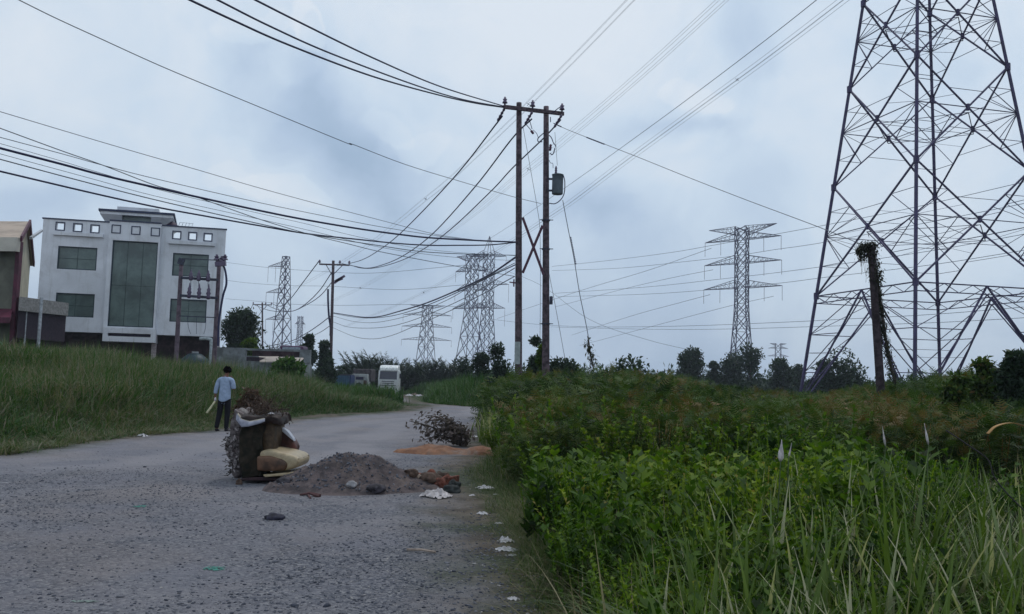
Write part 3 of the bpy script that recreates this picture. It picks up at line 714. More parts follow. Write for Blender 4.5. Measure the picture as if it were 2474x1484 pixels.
bundle('left high voltage bundle rising from behind the twin poles to the top edge', ext([(1523, 0), (1400, 127), (1276, 252), (1236, 293), (1093, 428), (1028, 481), (956, 540), (870, 605), (760, 672), (700, 700)], .6), 62, 300,
       [(-7, -5), (-5, -3), (5, 4), (6, 6)], [(1276, 252), (1028, 481)], .011)
bundle('middle high voltage bundle rising from behind the twin poles to the top edge', ext([(1745, 0), (1543, 184), (1343, 355), (1276, 409), (1236, 440), (1143, 517), (1040, 590), (950, 650), (870, 696), (780, 738)], .6), 62, 300,
       [(-10, -7), (-4, -3), (4, 3), (9, 7)], [(1276, 409), (870, 696)], .012)
bundle('right high voltage bundle with a starry spacer, left of the huge pylon', ext([(2036, 0), (1908, 98), (1780, 193), (1523, 380), (1385, 484), (1320, 528), (1236, 583), (1119, 653), (1023, 707), (940, 745), (830, 790)], .6), 62, 300,
       [(-9, -5), (0, 0), (1, 1), (9, 6)], [(1780, 193), (1023, 707)], .013)
GR = 'faint high voltage wires passing the distant pylon'
far = [('first faint wire from the top, reaching the distant pylon', [(1333, 644), (1467, 630), (1616, 611), (1721, 593), (1840, 572), (2004, 542), (2200, 503), (2473, 440), (2600, 410)]),
       ('second faint wire from the top, reaching the distant pylon', [(1333, 654), (1497, 648), (1676, 630), (1778, 618), (1867, 604), (1983, 587), (2230, 540), (2473, 492), (2600, 465)]),
       ('third faint wire from the top, reaching the distant pylon', [(1339, 709), (1557, 694), (1736, 675), (1867, 660), (2026, 639), (2250, 606), (2473, 566), (2600, 540)]),
       ('fourth faint wire from the top, reaching the distant pylon', [(1348, 717), (1557, 711), (1718, 700), (1885, 684), (2004, 669), (2250, 640), (2473, 605), (2600, 585)]),
       ('upper of two level wires crossing low over the thicket', [(1190, 772), (1300, 784), (1437, 790), (1646, 788), (1885, 779), (2025, 772), (2250, 760), (2473, 742), (2600, 730)]),
       ('lower of two level wires crossing low over the thicket', [(1330, 790), (1437, 793), (1600, 796), (1765, 795), (1945, 790), (2250, 780), (2473, 768), (2600, 760)])]
for lab, pts in far: wire('high_voltage_wire', lab, pts, 320, 150, 1.25, HVW, 'wire', GR, n=4)
GF = 'hair-thin slanting wires between the distant pylons'
for lab, pts in [('hair-thin slanting wire ending at the top left arm of the distant pylon', [(1200, 770), (1400, 703), (1560, 655), (1718, 600)]),
                 ('hair-thin slanting wire ending at the second left arm of the distant pylon', [(1340, 742), (1500, 700), (1620, 672), (1722, 652)]),
                 ('hair-thin slanting wire ending at the lowest left arm of the distant pylon', [(1380, 810), (1520, 765), (1640, 732), (1715, 712)]),
                 ('hair-thin slanting wire passing under the lowest arms of the distant pylon', [(1400, 835), (1600, 782), (1760, 740), (1868, 716)]),
                 ('hair-thin wire falling to the right behind the right timber pole', [(1180, 640), (1300, 686), (1420, 770), (1560, 820), (1700, 853)])]:
    wire('high_voltage_wire', lab, pts, 330, 200, .9, HVW, 'wire', GF, n=4)
GK = 'faint wires left of the one-sided pylon'
for lab, pts in [('faint wire level with the top arm of the one-sided pylon', [(545, 634), (640, 646), (760, 655), (900, 660), (1130, 640)]),
                 ('faint wire level with the second tier of the one-sided pylon', [(545, 677), (600, 684), (690, 690), (800, 692), (960, 700), (1125, 688)]),
                 ('faint wire level with the third tier of the one-sided pylon', [(545, 722), (620, 728), (700, 735), (820, 738), (990, 736), (1120, 742)])]:
    wire('high_voltage_wire', lab, pts, 330, 240, .9, HVW, 'wire', GK, n=4)
wire('high_voltage_wire', 'earth wire from the pointed pylon peak rising behind the timber poles to the top edge', [(1173, 583), (1245, 537), (1310, 492), (1420, 415), (1600, 285), (1800, 135), (1960, 10), (2080, -90)], 225, 62, 1.2, HVW, 'wire')

# ------------------------------------------------------------------ white three-storey building
BL, BR = at(105, 528.4, 64), at(545.5, 562.7, 67)
bu = (BR-BL); bu.z = 0; BWID = bu.length; bu.normalize(); bn = Vector((-bu.y, bu.x, 0))  # bn points away from camera
if bn.y < 0: bn = -bn
def bloc(px, py):   # pixel (crop) -> (u, z) on the facade plane
    d = raydir(.2661*px, 463.7+.2661*py); o = Vector((0, 0, CZ)); k = (BL-o).dot(bn)/d.dot(bn); P = o+d*k
    return (P-BL).dot(bu), P.z
bd = Vector((BR.x-.6, BR.y, 0)).normalized()   # the flanks run straight back from the street
def bp(u, z, dn=0.0): return Vector((BL.x, BL.y, 0))+bu*u+(bn if dn <= .3 else bd)*dn+Vector((0, 0, z))
def bbox(m, u0, u1, z0, z1, d0, d1):
    m.hexa([bp(u0, z0, d0), bp(u1, z0, d0), bp(u1, z0, d1), bp(u0, z0, d1), bp(u0, z1, d0), bp(u1, z1, d0), bp(u1, z1, d1), bp(u0, z1, d1)])
def rect(x0, y0, x1, y1, x2=None, y2=None, x3=None, y3=None):
    pts = [bloc(x0, y0), bloc(x1, y1), bloc(x2, y2), bloc(x3, y3)]
    us = sorted(p[0] for p in pts); zz = sorted(p[1] for p in pts)
    return (us[0]+us[1])/2, (us[2]+us[3])/2, (zz[0]+zz[1])/2, (zz[2]+zz[3])/2
ZT = BL.z; ZB = bloc(400, 1262)[1]; DEP = 11.0
wb = empty('office_building', bp(BWID/2, 0, DEP/2), 'white flat-roofed building with tall green glass centre bay and square parapet holes', 'building')
wins = [rect(527, 483, 883, 517, 872, 717, 517, 697), rect(507, 912, 858, 932, 850, 1142, 497, 1130), rect(1570, 553, 1897, 573, 1885, 775, 1560, 763), rect(1548, 967, 1878, 985, 1868, 1190, 1535, 1178)]
cw = rect(1030, 443, 1440, 467, 1398, 1238, 985, 1220)
c0, c1_ = bloc(1005, 300)[0], bloc(1470, 300)[0]
holes = [bloc(x, y) for x, y in ((547, 313), (706, 325), (862, 337), (1604, 393), (1748, 403), (1888, 413))]
blind = [bloc(x, y) for x, y in ((1064, 345), (1242, 358), (1418, 371))]
HS = .245
# facade as a grid of blocks with real openings
def wall_with_openings(m, u0, u1, z0, z1, d0, d1, ops):
    us = sorted({u0, u1, *[min(max(o[0], u0), u1) for o in ops], *[min(max(o[1], u0), u1) for o in ops]})
    for a, b in zip(us, us[1:]):
        if b-a < 1e-4: continue
        cols = sorted([(o[2], o[3]) for o in ops if o[0] <= a+1e-4 and o[1] >= b-1e-4])
        z = z0
        for (s, e) in cols:
            if s > z+1e-4: bbox(m, a, b, z, s, d0, d1)
            z = max(z, e)
        if z < z1-1e-4: bbox(m, a, b, z, z1, d0, d1)
m = MB()
ops = [w for w in wins]+[(h[0]-HS, h[0]+HS, h[1]-HS, h[1]+HS) for h in holes]
zr = bloc(1100, 290)[1]
wall_with_openings(m, 0, c0, ZB, ZT, 0, .25, [o for o in ops if o[1] < c0])
wall_with_openings(m, c1_, BWID, ZB, ZT, 0, .25, [o for o in ops if o[0] > c1_])
ZC = bloc(1250, 285)[1]
wall_with_openings(m, c0, c1_, ZB, ZC, -.35, .25, [cw])
ZRF = ZT-1.35
bbox(m, 0, .25, ZB, ZRF, .25, DEP); bbox(m, BWID-.25, BWID, ZB, ZRF, .25, DEP); bbox(m, .25, BWID-.25, ZB, ZT-.9, DEP-.25, DEP)
m.build('wall', WHITEW, wb)
m = MB(); bbox(m, .25, BWID-.25, ZRF-.2, ZRF, .25, DEP-.25); m.build('roof', CONC, wb)
m = MB(); bbox(m, -.08, c0-.01, ZT, ZT+.09, -.06, .32); bbox(m, c1_+.01, BWID+.08, ZT, ZT+.09, -.06, .32); bbox(m, c0, c1_, ZC, ZC+.09, -.42, .32); m.build('coping', TRIMB, wb)
GLM = bpy.data.materials.new('green_window_glass'); GLM.use_nodes = True; q = NG(GLM.node_tree); bs = GLM.node_tree.nodes['Principled BSDF']
P_ = q.n('ShaderNodeTexCoord').outputs['Object']
q.put(bs.inputs['Base Color'], q.mix(q.mr(q.noise(P_, .45, 6, .7, .3), .34, .66), (.055, .082, .08), (.12, .175, .165)))  # blotchy tone in the glass colour stands in for reflections
bs.inputs['Roughness'].default_value = .28; bs.inputs['Specular IOR Level'].default_value = .6
FRM = mat('dark_window_frame', (.02, .04, .06), .5)
for w in wins+[cw]:
    dn = .14 if w is not cw else -.12
    m = MB(); t = .07
    bbox(m, w[0], w[1], w[2], w[2]+t, dn-.1, dn+.05); bbox(m, w[0], w[1], w[3]-t, w[3], dn-.1, dn+.05)
    bbox(m, w[0], w[0]+t, w[2]+t, w[3]-t, dn-.1, dn+.05); bbox(m, w[1]-t, w[1], w[2]+t, w[3]-t, dn-.1, dn+.05)
    nm = 2 if w is cw else 1
    f = m.build('window', FRM, wb)
    m = MB(); bbox(m, w[0]+t, w[1]-t, w[2]+t, w[3]-t, dn, dn+.03); m.build('pane', GLM, f)
    m = MB(); k = 3 if w is cw else 2
    for i in range(1, k): u = w[0]+(w[1]-w[0])*i/k; bbox(m, u-.02, u+.02, w[2]+t, w[3]-t, dn-.015, dn-.001)
    z = w[2]+(w[3]-w[2])*.48; bbox(m, w[0]+t, w[1]-t, z-.02, z+.02, dn-.018, dn-.002)
    m.build('mullion', mat('grey_green_mullion', (.05, .075, .075), .5), f)
for (u, z) in holes+blind:
    dn = -.03 if (u, z) in holes else -.38
    m = MB(); t = .07; a = HS+.02
    bbox(m, u-a-t, u+a+t, z-a-t, z-a, dn, dn+.06); bbox(m, u-a-t, u+a+t, z+a, z+a+t, dn, dn+.06); bbox(m, u-a-t, u-a, z-a, z+a, dn, dn+.06); bbox(m, u+a, u+a+t, z-a, z+a, dn, dn+.06)
    m.build('opening_frame', TRIMB, wb)
for (x0, y0, x1, y1) in ((485, 385, 940, 412), (1530, 462, 1950, 492)):
    a = bloc(x0, y0); b = bloc(x1, y1); m = MB(); bbox(m, a[0], b[0], (a[1]+b[1])/2-.05, (a[1]+b[1])/2+.22, -.22, 0.0); m.build('sunshade_ledge', WHITEW, wb)
# rooftop pavilion
m = MB(); a = bloc(945, 270)[0]; b = bloc(1510, 300)[0]; zt = bloc(1230, 190)[1]+1.0
u0, u1 = bloc(900, 200)[0], bloc(1565, 250)[0]; zs0 = bloc(1230, 235)[1]; zs1 = zs0+1.05
# slab with sloping soffit
ZP = bloc(1230, 186)[1]
for ua, ub, ia, ib in ((u0, u0+1.6, .6, 0), (u1-1.6, u1, 0, .6)):
    m.hexa([bp(ua+ia, ZP-.8, .9), bp(ub-ib, ZP-.8, .9), bp(ub-ib, ZP-.8, 7), bp(ua+ia, ZP-.8, 7), bp(ua, ZP-.22, .31), bp(ub, ZP-.22, .31), bp(ub, ZP-.22, 7.9), bp(ua, ZP-.34, 7.9)])
bbox(m, u0, u1, ZP-.22, ZP, .3, 8)
m.build('pavilion_roof', WHITEW, wb)
m = MB(); bbox(m, u0-.12, u1+.12, ZP+.002, ZP+.16, .2, 8.1); m.build('pavilion_coping', TRIMB, wb)
m = MB(); bbox(m, u0+1.05, u1-1.15, ZP+.16, ZP+.72, 2.0, 6.5); m.build('water_tank_wall', WHITEW, wb)
m = MB(); bbox(m, u0+1.61, u1-1.61, ZRF, ZP-.22, .75, 6); m.build('pavilion_glazing', GLM, wb)
for uu in (u0+.75, u0+1.4, u1-.8, u1-1.45):
    m = MB(); bbox(m, uu-.2, uu+.2, ZRF, ZP-.76, 1.0, 1.4); m.build('column', mat('pinkish_render', (.45, .38, .40), .85), wb)
m = MB(); uu, zz_ = bloc(1530, 345); m.tube([bp(uu, ZT-.1, 1.6), bp(uu, ZT+.25, 1.6), bp(uu, ZT+.55, 1.6), bp(uu, ZT+.68, 1.6)], [.72, .7, .45, .1], 16); m.build('roof_vent', mat('dark_maroon_vent', (.05, .03, .06), .6), wb, True)
m = MB(); uu, zz_ = bloc(1665, 340)
for k in range(5): m.beam(bp(uu-.5+.25*k, ZT+.0, 1.2), bp(uu-.35+.25*k, ZT+.6, 1.4), .025)
m.beam(bp(uu-.5, ZT+.1, 1.2), bp(uu+.5, ZT+.1, 1.2), .025); m.beam(bp(uu-.35, ZT+.6, 1.4), bp(uu+.65, ZT+.55, 1.4), .025); m.build('aerial_rack', mat('light_metal', (.4, .42, .45), .5, .3), wb)
# rain streaks run down the facade
# ground floor: set-back wall with its recess shade painted dark, projecting box window
m = MB(); bbox(m, .1, BWID-.1, -.3, ZB, 1.2, DEP-.4); m.build('ground_floor_wall', BROWNW, wb)
bx = rect(950, 1268, 1425, 1285, 1425, 1362, 950, 1345); m = MB()
bbox(m, bx[0], bx[1], bx[3]-.1, bx[3]+.3, -.7, 1.2); bbox(m, bx[0], bx[1], bx[2]-.1, bx[2]+.3, -.7, 1.2); bbox(m, bx[0], bx[0]+.35, bx[2]+.3, bx[3]-.1, -.7, 1.2); bbox(m, bx[1]-.35, bx[1], bx[2]+.3, bx[3]-.1, -.7, 1.2)
m.build('box_window', WHITEW, wb)
m = MB(); bbox(m, bx[0]+.35, bx[1]-.35, bx[2]+.3, bx[3]-.1, -.3, -.2); m.build('box_window_pane', mat('dark_glass', (.04, .035, .07), .25), wb)
for u in (.15, BWID*.62, BWID-.35):
    m = MB(); bbox(m, u, u+.35, -.3, ZB, .1, .6); m.build('ground_floor_column', mat('pinkish_render'), wb)
m = MB(); pz = bloc(1925, 1330)[0]; m.tube(catmull([bp(pz-.9, ZB-.2, -.2), bp(pz-.2, ZB-.2, -.3), bp(pz, ZB-.7, -.3), bp(pz, -.3, -.3)], 6), .14, 8); m.build('downpipe', mat('light_grey_pipe', (.4, .45, .47), .5), wb, True)
# teal water tank beside the ground floor
tu = bloc(1800, 1400)[0]; T0 = bp(tu, 0, -1.6); wt = empty('water_tank', T0, 'round dark teal water tank between the twin brown poles', 'tank')
m = MB(); m.tube([T0+Vector((0, 0, z)) for z in (0, .1, 2.1, 2.35, 2.7, 2.8)], [1.0, 1.05, 1.05, .95, .5, .1], 20); m.build('tank', mat('teal_plastic', (.018, .045, .06), .5), wt, True)
m = MB(); m.tube([T0+Vector((0, 0, 2.78)), T0+Vector((0, 0, 2.9))], .25, 12); m.build('lid', mat('light_metal'), wt)

# ------------------------------------------------------------------ warehouse at the left edge
k1 = lambda x, y, Y: at(.2661*x, 463.7+.2661*y, Y)
e0 = k1(165, 440, 46); eb = Vector((e0.x, e0.y, 0))       # front eave, right corner
bk_ = k1(290, 600, 58); rdir = Vector((bk_.x-e0.x, 58-46, 0)).normalized()
ridge = k1(264, 300, 51.0); ridge_pos = eb+rdir*((ridge.y-e0.y)/rdir.y); 
side = Vector((-1, .12, 0)).normalized(); LWH = 22
back = eb+rdir*12
zE = e0.z; zR = (ridge.z if ridge.z > zE+.5 else zE+2.2)
wh = empty('warehouse', eb+side*8+rdir*5, 'cream and olive sheet-metal warehouse with dark red trim at the left edge', 'building')
def P(b, z): return Vector((b.x, b.y, z))
m = MB(); m.hexa([P(eb, -.3), P(eb+side*LWH, -.3), P(eb+side*LWH+rdir*.2, -.3), P(eb+rdir*.2, -.3), P(eb, zE-.6), P(eb+side*LWH, zE-.6), P(eb+side*LWH+rdir*.2, zE-.6), P(eb+rdir*.2, zE-.6)]); m.build('front_wall', OLIVE, wh)
m = MB(); rp = eb+rdir*5.4
gable = [P(eb+rdir*.25, -.3), P(back, -.3), P(back, zE), P(rp, zR), P(eb+rdir*.25, zE-.1)]
m.prism(gable, side*.2); m.build('gable_wall', CREAM, wh)
m = MB(); ov = -side*.2
m.hexa([P(eb+ov-rdir*.7, zE-.1), P(eb+side*LWH-rdir*.7, zE-.1), P(rp+side*LWH, zR+.05), P(rp+ov, zR+.05), P(eb+ov-rdir*.7, zE+.03), P(eb+side*LWH-rdir*.7, zE+.03), P(rp+side*LWH, zR+.18), P(rp+ov, zR+.18)])
m.hexa([P(rp+ov, zR+.05), P(rp+side*LWH, zR+.05), P(back+side*LWH+rdir*.6, zE-.1), P(back+ov+rdir*.6, zE-.1), P(rp+ov, zR+.17), P(rp+side*LWH, zR+.17), P(back+side*LWH+rdir*.6, zE+.03), P(back+ov+rdir*.6, zE+.03)])
m.build('roof', TANROOF, wh)
m = MB(); m.beam(P(eb+ov*1.2-rdir*.75, zE-.02), P(rp+ov*1.2, zR+.14), .1, .3); m.beam(P(rp+ov*1.2, zR+.14), P(back+ov*1.2+rdir*.6, zE), .1, .3)
m.beam(P(eb-side*.12-rdir*.12, -.3), P(eb-side*.12-rdir*.12, zE-.1), .3, .22, up=(1, 0, 0)); m.build('red_trim', DKRED, wh)
m = MB(); m.beam(P(eb-rdir*.85+ov*.5, zE-.35), P(eb+side*LWH-rdir*.85, zE-.35), .3, .75); m.build('gutter_fascia', mat('cream_fascia', (.52, .48, .42), .7, 0, .1, 1), wh)
m = MB(); za = k1(80, 1110, 45).z; m.hexa([P(eb-rdir*1.6, za-.5), P(eb+side*LWH-rdir*1.6, za-.5), P(eb+side*LWH, za+.1), P(eb, za+.1), P(eb-rdir*1.6, za-.2), P(eb+side*LWH-rdir*1.6, za-.2), P(eb+side*LWH, za+.35), P(eb, za+.35)]); m.build('red_awning', DKRED, wh)
# canopy shed between warehouse and white building
s0, s1 = k1(175, 950, 45.5), k1(625, 1010, 50); sh = empty('canopy_shed', Vector(((s0.x+s1.x)/2, 48, 0)), 'dark open canopy shed with a grey edge, right of the warehouse', 'shed')
m = MB(); fw = Vector((s1.x-1.5, s1.y, 0)).normalized()
m.hexa([s0+Vector((0, 0, -.75)), s1+Vector((0, 0, -.75)), s1+fw*6+Vector((0, 0, -.55)), s0+fw*6+Vector((0, 0, -.55)), s0, s1, s1+fw*6+Vector((0, 0, .25)), s0+fw*6+Vector((0, 0, .25))]); m.build('roof_edge', mat('grey_eave', (.24, .235, .23), .8), sh)
s0b, s1b = s0+Vector((0, 0, -.76)), s1+Vector((-.1, 0, -.76)); m = MB(); dz = Vector((0, 0, -1.45))
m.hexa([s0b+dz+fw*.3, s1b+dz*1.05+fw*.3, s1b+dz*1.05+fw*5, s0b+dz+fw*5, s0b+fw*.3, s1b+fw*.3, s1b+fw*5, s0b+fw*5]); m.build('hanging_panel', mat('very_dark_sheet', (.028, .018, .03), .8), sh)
bk = fw*3.5
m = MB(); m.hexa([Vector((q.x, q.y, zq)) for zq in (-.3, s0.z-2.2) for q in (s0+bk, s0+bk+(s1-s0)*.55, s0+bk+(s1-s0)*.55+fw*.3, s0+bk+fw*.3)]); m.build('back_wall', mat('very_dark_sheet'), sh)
for x in (378, 250):
    p = k1(x, 960, 46.5); m = MB(); m.tube([Vector((p.x, p.y, -.3)), p], .09 if x > 300 else .05, 8); m.build('post', mat('light_metal'), sh)
m = MB(); a, b = k1(278, 420, 50), k1(382, 350, 60); m.beam(a, b, .14); o = m.build('stay_bar', mat('light_metal'), None, loc=a); tag(o, 'slanting grey bar between the warehouse gable and the white building', 'bar')

# ------------------------------------------------------------------ long wall and shack right of the building
f1 = lambda x, y, Y: at(515+.11106*x, 807+.11106*y, Y)
w0, w1 = f1(60, 288, 60), f1(2110, 345, 60)
yw = MB(); 
wall = empty('boundary_wall', Vector(((w0.x+w1.x)/2, 60, -.4)), 'long grey concrete wall right of the white building', 'wall')
a1, b1 = f1(700, 360, 60), f1(1880, 388, 60); zlo = f1(1300, 490, 60).z; zhi = f1(1300, 372, 60).z
m = MB(); m.hexa([Vector((x, y, z)) for z in (-1, w0.z) for x, y in ((w0.x, 60), (a1.x, 60), (a1.x, 60.4), (w0.x, 60.4))])
m.hexa([Vector((x, y, z)) for z in (-1, w1.z) for x, y in ((b1.x, 60), (w1.x, 60), (w1.x, 60.4), (b1.x, 60.4))])
m.hexa([Vector((x, y, z)) for z in (zhi, w0.z-.02) for x, y in ((a1.x, 60.02), (b1.x, 60.02), (b1.x, 60.38), (a1.x, 60.38))])
m.hexa([Vector((x, y, z)) for z in (-1, zlo) for x, y in ((a1.x, 60.02), (b1.x, 60.02), (b1.x, 60.38), (a1.x, 60.38))])
m.build('wall', CONC, wall)
m = MB(); m.hexa([Vector((x, y, z)) for z in (zlo-.2, zhi+.1) for x, y in ((a1.x, 61.6), (b1.x, 61.6), (b1.x, 61.9), (a1.x, 61.9))]); m.build('recess', BROWNW, wall)
sk = empty('shack', Vector(((a1.x+b1.x)/2, 57, -.5)), 'low shack roofed with tan sheets in front of the long grey wall', 'shack')
TARP = mat('tan_tarpaulin', (.36, .31, .27), .8, 0, .15, 1.5, .01, 5)
for x0, x1, yt, yb in ((990, 1420, 485, 600), (1430, 1690, 500, 615), (1660, 1960, 515, 640)):
    p0, p1 = f1(x0, yt, 58.5), f1(x1, yt, 58.5); q0, q1 = f1(x0+20, yb, 56), f1(x1+15, yb, 56); m = MB()
    m.add([q0, q1, p1, p0, q0+Vector((0, 0, -.06)), q1+Vector((0, 0, -.06)), p1+Vector((0, 0, -.06)), p0+Vector((0, 0, -.06))], [(0, 1, 2, 3), (7, 6, 5, 4), (0, 4, 5, 1), (1, 5, 6, 2), (2, 6, 7, 3), (3, 7, 4, 0)]); m.build('roof_sheet', TARP, sk)
m = MB(); q0, q1 = f1(780, 625, 56.2), f1(1990, 640, 56.2); m.hexa([Vector((x, y, z)) for z in (-1, q0.z) for x, y in ((q0.x, 56.2), (q1.x, 56.2), (q1.x, 58.3), (q0.x, 58.3))]); m.build('wall', CONC, sk)
m = MB(); q0, q1 = f1(720, 585, 56.3), f1(1000, 585, 56.3); zz_ = f1(800, 500, 56.3).z; m.hexa([Vector((x, y, z)) for z in (q0.z, zz_) for x, y in ((q0.x, 56.3), (q1.x, 56.3), (q1.x, 58), (q0.x, 58))]); m.build('dark_opening', mat('very_dark_sheet'), sk)  # solid dark block painting the shade of the opening
# small vehicle roof seen over the wall
p = f1(1700, 300, 62); cv = empty('parked_van', p, 'small maroon vehicle cab just showing above the long grey wall', 'van')
m = MB(); m.box(p+Vector((0, .8, -.9)), (1.7, 1.6, 2.1)); m.build('body', mat('maroon_paint', (.09, .04, .09), .5), cv, bevel=.15)
m = MB(); m.box(p+Vector((0, -.02, -.15)), (1.3, .04, .4)); m.build('window', mat('pale_glass', (.3, .35, .4), .2), cv)
# ------------------------------------------------------------------ vehicles on the side track
WPAINT = mat('white_vehicle_paint', (.58, .60, .60), .35, 0, .05, 1, spec=.5, dirt=((.3, .28, .24), 1.5, .4))
TYRE = mat('tyre_rubber', (.02, .02, .022), .9); GLASS = mat('dark_windscreen', (.02, .025, .045), .15, 0, .1, 2, spec=.6)
BLK = mat('black_plastic', (.02, .02, .03), .6); CHROME = mat('headlight_lens', (.45, .47, .5), .2, .3)
t0 = at(939, 957, 104); t0.z = float(dip(104))
tk = empty('truck', t0, 'white high-roofed truck facing the camera at the end of the track', 'truck')
def TB(name, c, size, mt, parent=tk, bev=.05, base=t0): 
    m = MB(); m.box(base+Vector(c), size); return m.build(name, mt, parent, bevel=bev)
m = MB()
prof = [(-1.05, .55), (-1.12, 1.9), (-.88, 2.95), (-.8, 3.05), (1.0, 3.05), (1.0, .55)]
m.prism([t0+Vector((-1.22, y, z)) for y, z in prof], (2.44, 0, 0)); cab = m.build('cab', WPAINT, tk, bevel=.09, seg=3)
m = MB(); fr = [(-1.0, 2.98), (-.95, 3.35), (-.55, 3.62), (1.0, 3.7), (1.0, 2.98)]
m.prism([t0+Vector((-1.1, y, z)) for y, z in fr], (2.2, 0, 0)); m.build('roof_fairing', mat('lit_roof_white_paint', (.8, .82, .8), .3, spec=.5), tk, bevel=.12, seg=3)  # same white painted brighter, for the light on the roof top
m = MB(); m.add([t0+Vector(p) for p in ((-1.05, -1.16, 1.98), (1.05, -1.16, 1.98), (1.02, -.91, 2.93), (-1.02, -.91, 2.93), (-1.05, -1.13, 1.98), (1.05, -1.13, 1.98), (1.02, -.88, 2.93), (-1.02, -.88, 2.93))], [(0, 1, 2, 3), (7, 6, 5, 4), (0, 4, 5, 1), (1, 5, 6, 2), (2, 6, 7, 3), (3, 7, 4, 0)]); m.build('windscreen', GLASS, tk)
for z, w in ((1.72, 1.5), (1.5, 1.35), (1.25, 1.9)): TB('grille_slot', (0, -1.13, z), (w, .06, .07), BLK, bev=.01)
TB('bumper', (0, -1.12, .62), (2.44, .35, .6), WPAINT, bev=.08); TB('air_intake', (0, -1.31, .72), (1.1, .04, .12), BLK, bev=0)
for s in (-1, 1):
    TB('headlight', (s*.95, -1.31, .85), (.38, .05, .2), CHROME, bev=.02)
    mr = TB('mirror', (s*1.42, -1.0, 2.4), (.18, .14, .6), BLK)
    m = MB(); c = t0+Vector((s*1.0, .1, .5)); m.tube([c-Vector((.15, 0, 0)), c+Vector((.15, 0, 0))], .5, 20); w_ = m.build('wheel', TYRE, tk)
    m = MB(); m.tube([c+Vector((s*.14, 0, 0)), c+Vector((s*.17, 0, 0))], .25, 14); m.build('rim', CHROME, w_)
TB('chassis', (0, 3.2, .8), (.9, 5, .25), BLK, bev=0)
for s in (-1, 1):
    m = MB(); c = t0+Vector((s*.95, 4.2, .5)); m.tube([c-Vector((.25, 0, 0)), c+Vector((.25, 0, 0))], .5, 18); m.build('wheel', TYRE, tk)
TB('emblem', (0, -1.16, 1.36), (.22, .04, .2), CHROME, bev=.01)
# battered older truck cab / covered load left of it
o0 = at(869, 945, 106); o0.z = float(dip(106))
ot = empty('old_truck', o0, 'battered pale older truck with a dark load, between the blue container and the white truck', 'truck')
OPAINT = mat('faded_pale_paint', (.32, .34, .34), .6, 0, .1, 2, dirt=((.10, .07, .06), 2.5, .55))
OB = lambda name, c, size, mt, bev=.04: TB(name, c, size, mt, ot, bev, o0)
m = MB(); pr = [(-1.12, 1.0), (-.95, 2.45), (-.85, 2.52), (.95, 2.52), (1.12, 1.0)]
m.prism([o0+Vector((x, -.8, z)) for x, z in pr], (0, 2.0, 0)); m.build('cab', OPAINT, ot, bevel=.07)
OB('tarpaulin_load', (.1, 2.2, 2.35), (2.3, 3.6, 1.6), mat('dark_brown_tarpaulin', (.06, .05, .055), .9, 0, .3, 3, .02, 4), .22)
OB('rear_window', (.05, -.82, 2.0), (.95, .04, .36), mat('dark_glass'), 0); 
m = MB(); m.prism([o0+Vector(p) for p in ((-.5, -.83, 1.02), (.45, -.83, 1.02), (.3, -.83, 1.35), (.05, -.83, 1.5), (-.3, -.83, 1.38))], (0, .04, 0)); m.build('dark_gap', BLK, ot)
OB('stained_panel', (.75, -.84, 1.45), (.4, .04, .6), mat('rust_brown_panel', (.10, .06, .05), .9), .1)
OB('bumper', (.1, -.9, .82), (1.6, .2, .28), mat('tan_bumper', (.28, .22, .17), .7)); OB('undercarriage', (0, .5, .6), (2.3, 2.5, .55), mat('rust_brown_panel'))
for s in (-1, 1):
    m = MB(); c = o0+Vector((s*.95, .3, .48)); m.tube([c-Vector((.17, 0, 0)), c+Vector((.17, 0, 0))], .48, 18); m.build('wheel', TYRE, ot)
    OB('mirror', (s*1.32, -.5, 1.9), (.12, .1, .4), BLK)
# blue container hut
b0 = at(829, 946, 100); b0.z = float(dip(100)); bc = empty('container', b0, 'blue corrugated container half hidden by grass beside the tall crossarm pole', 'container')
BLU = mat('blue_container_paint', (.04, .11, .19), .6, 0, .15, 1.5, dirt=((.05, .06, .06), 1.5, .4))
m = MB(); m.box(b0+Vector((-1.0, 1.4, 1.05)), (3.2, 2.4, 2.5))
for k in range(14): m.box(b0+Vector((-2.5+k*.23, .17, 1.05)), (.1, .06, 2.3))
m.build('body', BLU, bc); m = MB(); m.box(b0+Vector((.72, 1.4, 1.0)), (.14, 2.6, 2.7)); m.build('door_end', mat('dark_blue_paint', (.01, .03, .11), .5), bc)
m = MB(); m.box(b0+Vector((-1, 1.4, 2.36)), (3.4, 2.6, .12)); m.build('roof', DARKM, bc)
# far building speck on the horizon
p = at(856, 888, 420); p.z = -1; hb = empty('distant_building', p, 'tiny bluish building on the horizon left of the palms', 'building')
m = MB(); m.box(p+Vector((0, 0, 3.2)), (7, 6, 6.4)); m.box(p+Vector((4.5, 0, 2.4)), (3, 5, 5.4)); m.build('wall', mat('hazy_blue_grey_wall', (.2, .24, .3), .8), hb)
m = MB(); m.box(p+Vector((0, 0, 6.5)), (7.4, 6.4, .3)); m.build('roof', CONC, hb)

